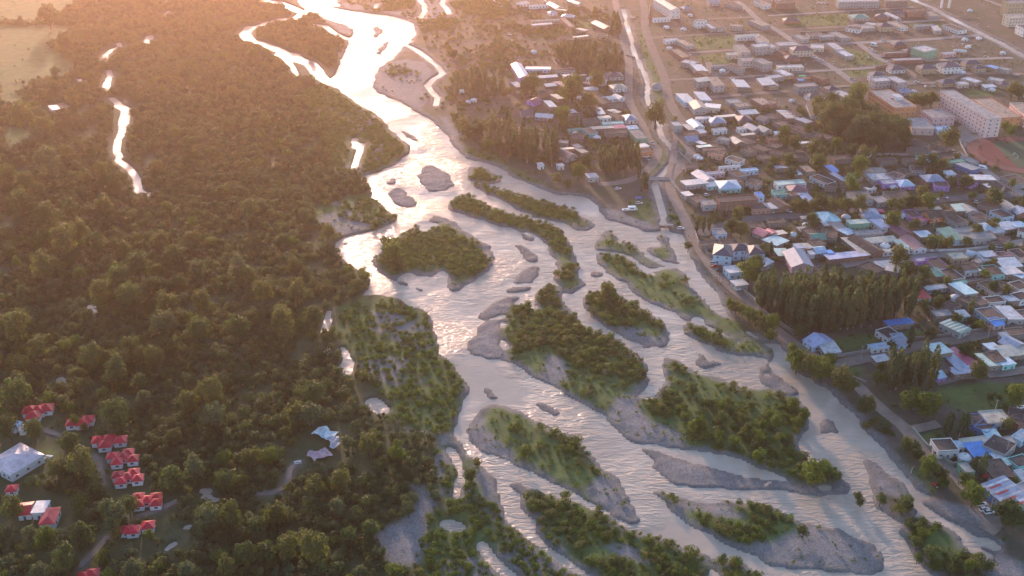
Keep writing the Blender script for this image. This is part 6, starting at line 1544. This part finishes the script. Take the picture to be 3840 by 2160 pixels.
canopy("""30:400,800,110 440,850,120 480,800,120 380,840,90 430,900,110 500,880,130 540,830,120 560,930,130 500,950,110 620,860,120 640,930,130 620,1000,110 700,830,130 720,900,130 700,980,130 780,850,130 800,930,140 780,1010,130 860,910,130 880,980,130 850,1050,110 940,940,120 960,1010,130 930,1060,100 1020,960,110 1030,1030,110 680,780,110 600,790,100 740,1040,100""", ['dark green', 'dark green', 'grey-green'], 'trees about the town')
np_ += stand("20:300,440 560,420 830,470 830,560 600,570 420,530", 6.0, 18, n_max=34)
np_ += stand("20:-10,1080 340,1070 350,1230 180,1260 0,1200", 5.2, 19, n_max=26)
np_ += stand("10:1640,1000 1932,950 1932,1200 1850,1150", 6.0, 17, n_max=16)
np_ += stand("20:655,1250 940,1230 940,1300 660,1310", 4.2, 18, n_max=24)
np_ += stand("31:900,1430 1250,1440 32:1230,60 900,70", 3.8, 23, n_max=30)
np_ += stand("32:1290,360 1480,360 1490,410 1330,400", 4.4, 13, n_max=12)
np_ += stand("10:1500,660 1680,640 1880,690 1860,760 1720,700 1520,720", 6.0, 17, n_max=16)
np_ += stand("20:740,170 830,180 830,290 760,280", 6.0, 16, n_max=8)
for q, h in (("32:1600,715", 15), ("32:1548,680", 11), ("31:10,520", 13), ("31:1520,940", 13), ("21:1390,310", 12), ("21:1440,305", 12), ("21:1485,290", 12), ("21:1535,210", 9), ("20:955,1350", 14), ("20:990,1449", 15), ("20:590,1220", 10), ("20:490,930", 9), ("20:590,880", 8), ("20:620,875", 8), ("31:1060,1180", 15), ("30:610,1020", 14), ("30:790,1240", 14), ("31:950,640", 8), ("20:560,880", 8), ("31:1925,480", 14), ("31:1920,120", 11), ("30:405,1080", 8), ("21:1900,520", 10), ("20:1010,1440", 14)):
    p = gp(q)[0]; grow('poplar', None, p[0], p[1], h, h*.15, 'poplars of the town', where='town')

# ---- gardens: shrubs in the yards of the old quarters, clear of buildings
built = np.zeros((NY, NX), bool)
for hx, hy, ha, hL, hw in HOUSES:
    i0, i1 = max(0, int((hx-hL-hw-GX0)/CELL)), min(NX, int((hx+hL+hw-GX0)/CELL)+2); j0, j1 = max(0, int((hy-hL-hw-GY0)/CELL)), min(NY, int((hy+hL+hw-GY0)/CELL)+2)
    if i1 <= i0 or j1 <= j0: continue
    dx_, dy_ = XX[j0:j1, i0:i1]-hx, YY[j0:j1, i0:i1]-hy; u = dx_*math.cos(ha)+dy_*math.sin(ha); v = -dx_*math.sin(ha)+dy_*math.cos(ha)
    built[j0:j1, i0:i1] |= (np.abs(u) < hL/2+1.6) & (np.abs(v) < hw/2+1.6)
old = inside(gp("10:1932,60 1700,90 1560,380 1470,600 1420,760 1480,900 1600,1050 1932,1180 20:300,1250 560,1300 880,700 800,300 700,40")) | inside(gp("20:0,100 700,40 800,300 880,700 1000,1000 1080,1200 560,1300 0,900")) | inside(gp("20:1220,880 1932,800 30:300,820 1000,1080 1400,1100 1932,1400 31:2100,1400 1200,1449 1100,860 1060,600 300,520 0,540 21:1350,200")) | inside(gp("32:1240,480 1300,250 1900,-20 2100,900 1700,700"))
gard = np.where(old & ~built & ~road_mask & ~water, 0.55*np.clip((n_fine*.5+n_mid*.5-.44)*7, 0, 1), 0)
scatter('garden_shrubs', [(x, y, 0.0, rng.uniform(.3, .8)) for x, y in fill(gard, 2.8).tolist()], VAR['bush', 'dark green'][:2]+VAR['bush', 'bright green'][:1]+VAR['bush', 'olive green'][:1], 'mixed green garden shrubs filling the yards of the town', 'shrubs')
# ---- rubble and litter on building plots: uncountable
rb = [MB() for _ in range(3)]; rm_ = [plain('rubble_grey', (.36, .35, .34)), plain('rubble_white', (.62, .61, .6)), plain('rubble_brick', (.28, .17, .12))]
plotm = inside(gp("20:1180,100 1700,30 1932,20 30:1600,60 1850,420 1840,700 1200,640 700,640 300,760 0,760 20:1600,740 1260,700 1200,500 1100,300"))
yards = inside(gp("20:0,120 700,60 800,300 880,700 1000,1000 1080,1200 560,1300 0,900")) | inside(gp("20:1200,880 1932,800 30:300,900 1400,1100 1932,1400 31:1932,1400 1200,1400 1150,700 0,540 21:1350,200"))
for x, y in fill(np.where(~water & ~road_mask, np.where(plotm, .22, np.where(yards, .10, 0)), 0)*np.clip((n_fine-.4)*5, 0, 1.6), 2.6).tolist():
    k = rng.choices((0, 1, 2), (4, 2.2, 3))[0]; s = rng.uniform(.2, .75); a = rng.uniform(0, 3.1); c_, s_ = math.cos(a)*s, math.sin(a)*s; f = rng.uniform(.3, 1.6); z = rng.uniform(.12, .6)
    b = rb[k]; n = len(b.v); q = [(x+c_*f, y+s_*f), (x-s_, y+c_), (x-c_*f, y-s_*f), (x+s_, y-c_)]
    b.v += [(u, v, -.05) for u, v in q]+[(u*.98+x*.02, v*.98+y*.02, z) for u, v in q]
    b.f += [(n+4, n+5, n+6, n+7)]+[(n+i, n+(i+1) % 4, n+4+(i+1) % 4, n+4+i) for i in range(4)]; b.m += [0]*5
for b, mm, t in zip(rb, rm_, ('grey concrete', 'white', 'brown brick')):
    tag(b.build('rubble', mm), f'{t} rubble and litter scattered over the building plots', 'rubble', kind='stuff')
# ---- boulders along the water's edge
bm_ = MB(); stone = plain('river_stone', (.27, .265, .26), .9, var=.3)
for x, y in fill(np.where((gravel > .5) & (wb1 < .55), .35*np.clip((n_fine-.45)*6, 0, 1), 0), 2.6, y1=760).tolist():
    c = at_cell(x, y); s = rng.uniform(.15, .42)*(1.9 if rng.random() < .06 else 1); z = float(hgt[c]); n = len(bm_.v)
    for ring, rr, zz in ((0, 1.0, -.3), (1, .85, .45), (2, .35, .85)):
        for k in range(5):
            a = k*1.2566+ring*.4; bm_.v.append((x+math.cos(a)*s*rr*rng.uniform(.8, 1.2), y+math.sin(a)*s*rr*rng.uniform(.8, 1.2), z+zz*s))
    for j in range(2):
        for k in range(5): bm_.f.append((n+j*5+k, n+j*5+(k+1) % 5, n+(j+1)*5+(k+1) % 5, n+(j+1)*5+k)); bm_.m.append(0)
    bm_.f.append(tuple(n+10+k for k in range(5))); bm_.m.append(0)
tag(bm_.build('river_stones', stone), 'grey river stones strewn over the gravel bars', 'stones', kind='stuff')
# ---- drift logs and snags
for s, L, rz in (("11:1010,340", 7, 40), ("11:1310,900", 6, 60), ("22:700,1030", 6, 20), ("22:1120,400", 5, 10), ("12:1360,230", 5, 80), ("32:725,540", 6, -60), ("32:1090,650", 6, 60), ("22:1060,100", 7, 10), ("22:600,790", 5, 30), ("21:960,900", 4, 0)):
    p = gp(s)[0]; o = empty('drift_log', (p[0], p[1], .15), rad(rz)); b = MB(); b.tube([(-L/2, 0, .1, .28), (0, .3, .2, .22), (L/2, 0, .3, .1)], 7); b.build('trunk', PALE_BARK, o)
    b = MB(); b.tube([(0, .3, .2, .1), (.8, .9, .8, .06), (1.2, 1.2, 1.5, .02)], 5); b.build('branch', PALE_BARK, o)
    tag(o, f"bleached drift log stranded {near(p[0], p[1], 'island')}", 'log', 'drift logs')
# red tractor by the willows
p = gp("32:1262,775")[0]; o = empty('tractor', (p[0], p[1], .05), rad(150)); rp = plain('tractor_red', (.45, .03, .03), .4)
b = MB(); b.box(-.2, -.42, .6, 1.7, .42, 1.35); b.box(1.7, -.36, .7, 1.85, .36, 1.2); b.build('bonnet', rp, o)
b = MB(); b.box(-1.3, -.7, .7, -.2, .7, 1.5); b.build('body', rp, o)
b = MB(); b.box(-1.25, -.65, 1.5, -.25, .65, 2.3); cb_ = b.build('cab', CARGLASS, o); b = MB(); b.box(-1.4, -.75, 2.3, -.1, .75, 2.42); b.build('cab_roof', rp, cb_)
for x, y, r in ((-.9, -.9, .75), (-.9, .9, .75), (1.3, -.75, .45), (1.3, .75, .45)):
    t = link('wheel', TYM, parent=o, loc=(x, y, r), scale=(r/.33, 1.8, r/.33)); link('rim', RIMM, parent=t)
tag(o, 'small red tractor parked under the round roadside tree', 'tractor')

# ------------------------------------------------------------------ air: one closed box of thin, even haze round everything
hz = MB(); hz.box(-3300, -1600, -4, 3300, 5300, CAM_H+14)
hm, nt, bs, out = new_mat('haze_air')
nt.nodes.remove(bs)
pv = N(nt, 'ShaderNodeVolumePrincipled')
pv.inputs['Color'].default_value = (1.0, 0.66, 0.54, 1)
pv.inputs['Density'].default_value = HAZE_DENSITY
pv.inputs['Anisotropy'].default_value = 0.86
nt.links.new(pv.outputs[0], out.inputs['Volume'])
tag(hz.build('haze', hm), 'thin warm evening haze hanging over the whole valley', 'haze', kind='stuff')
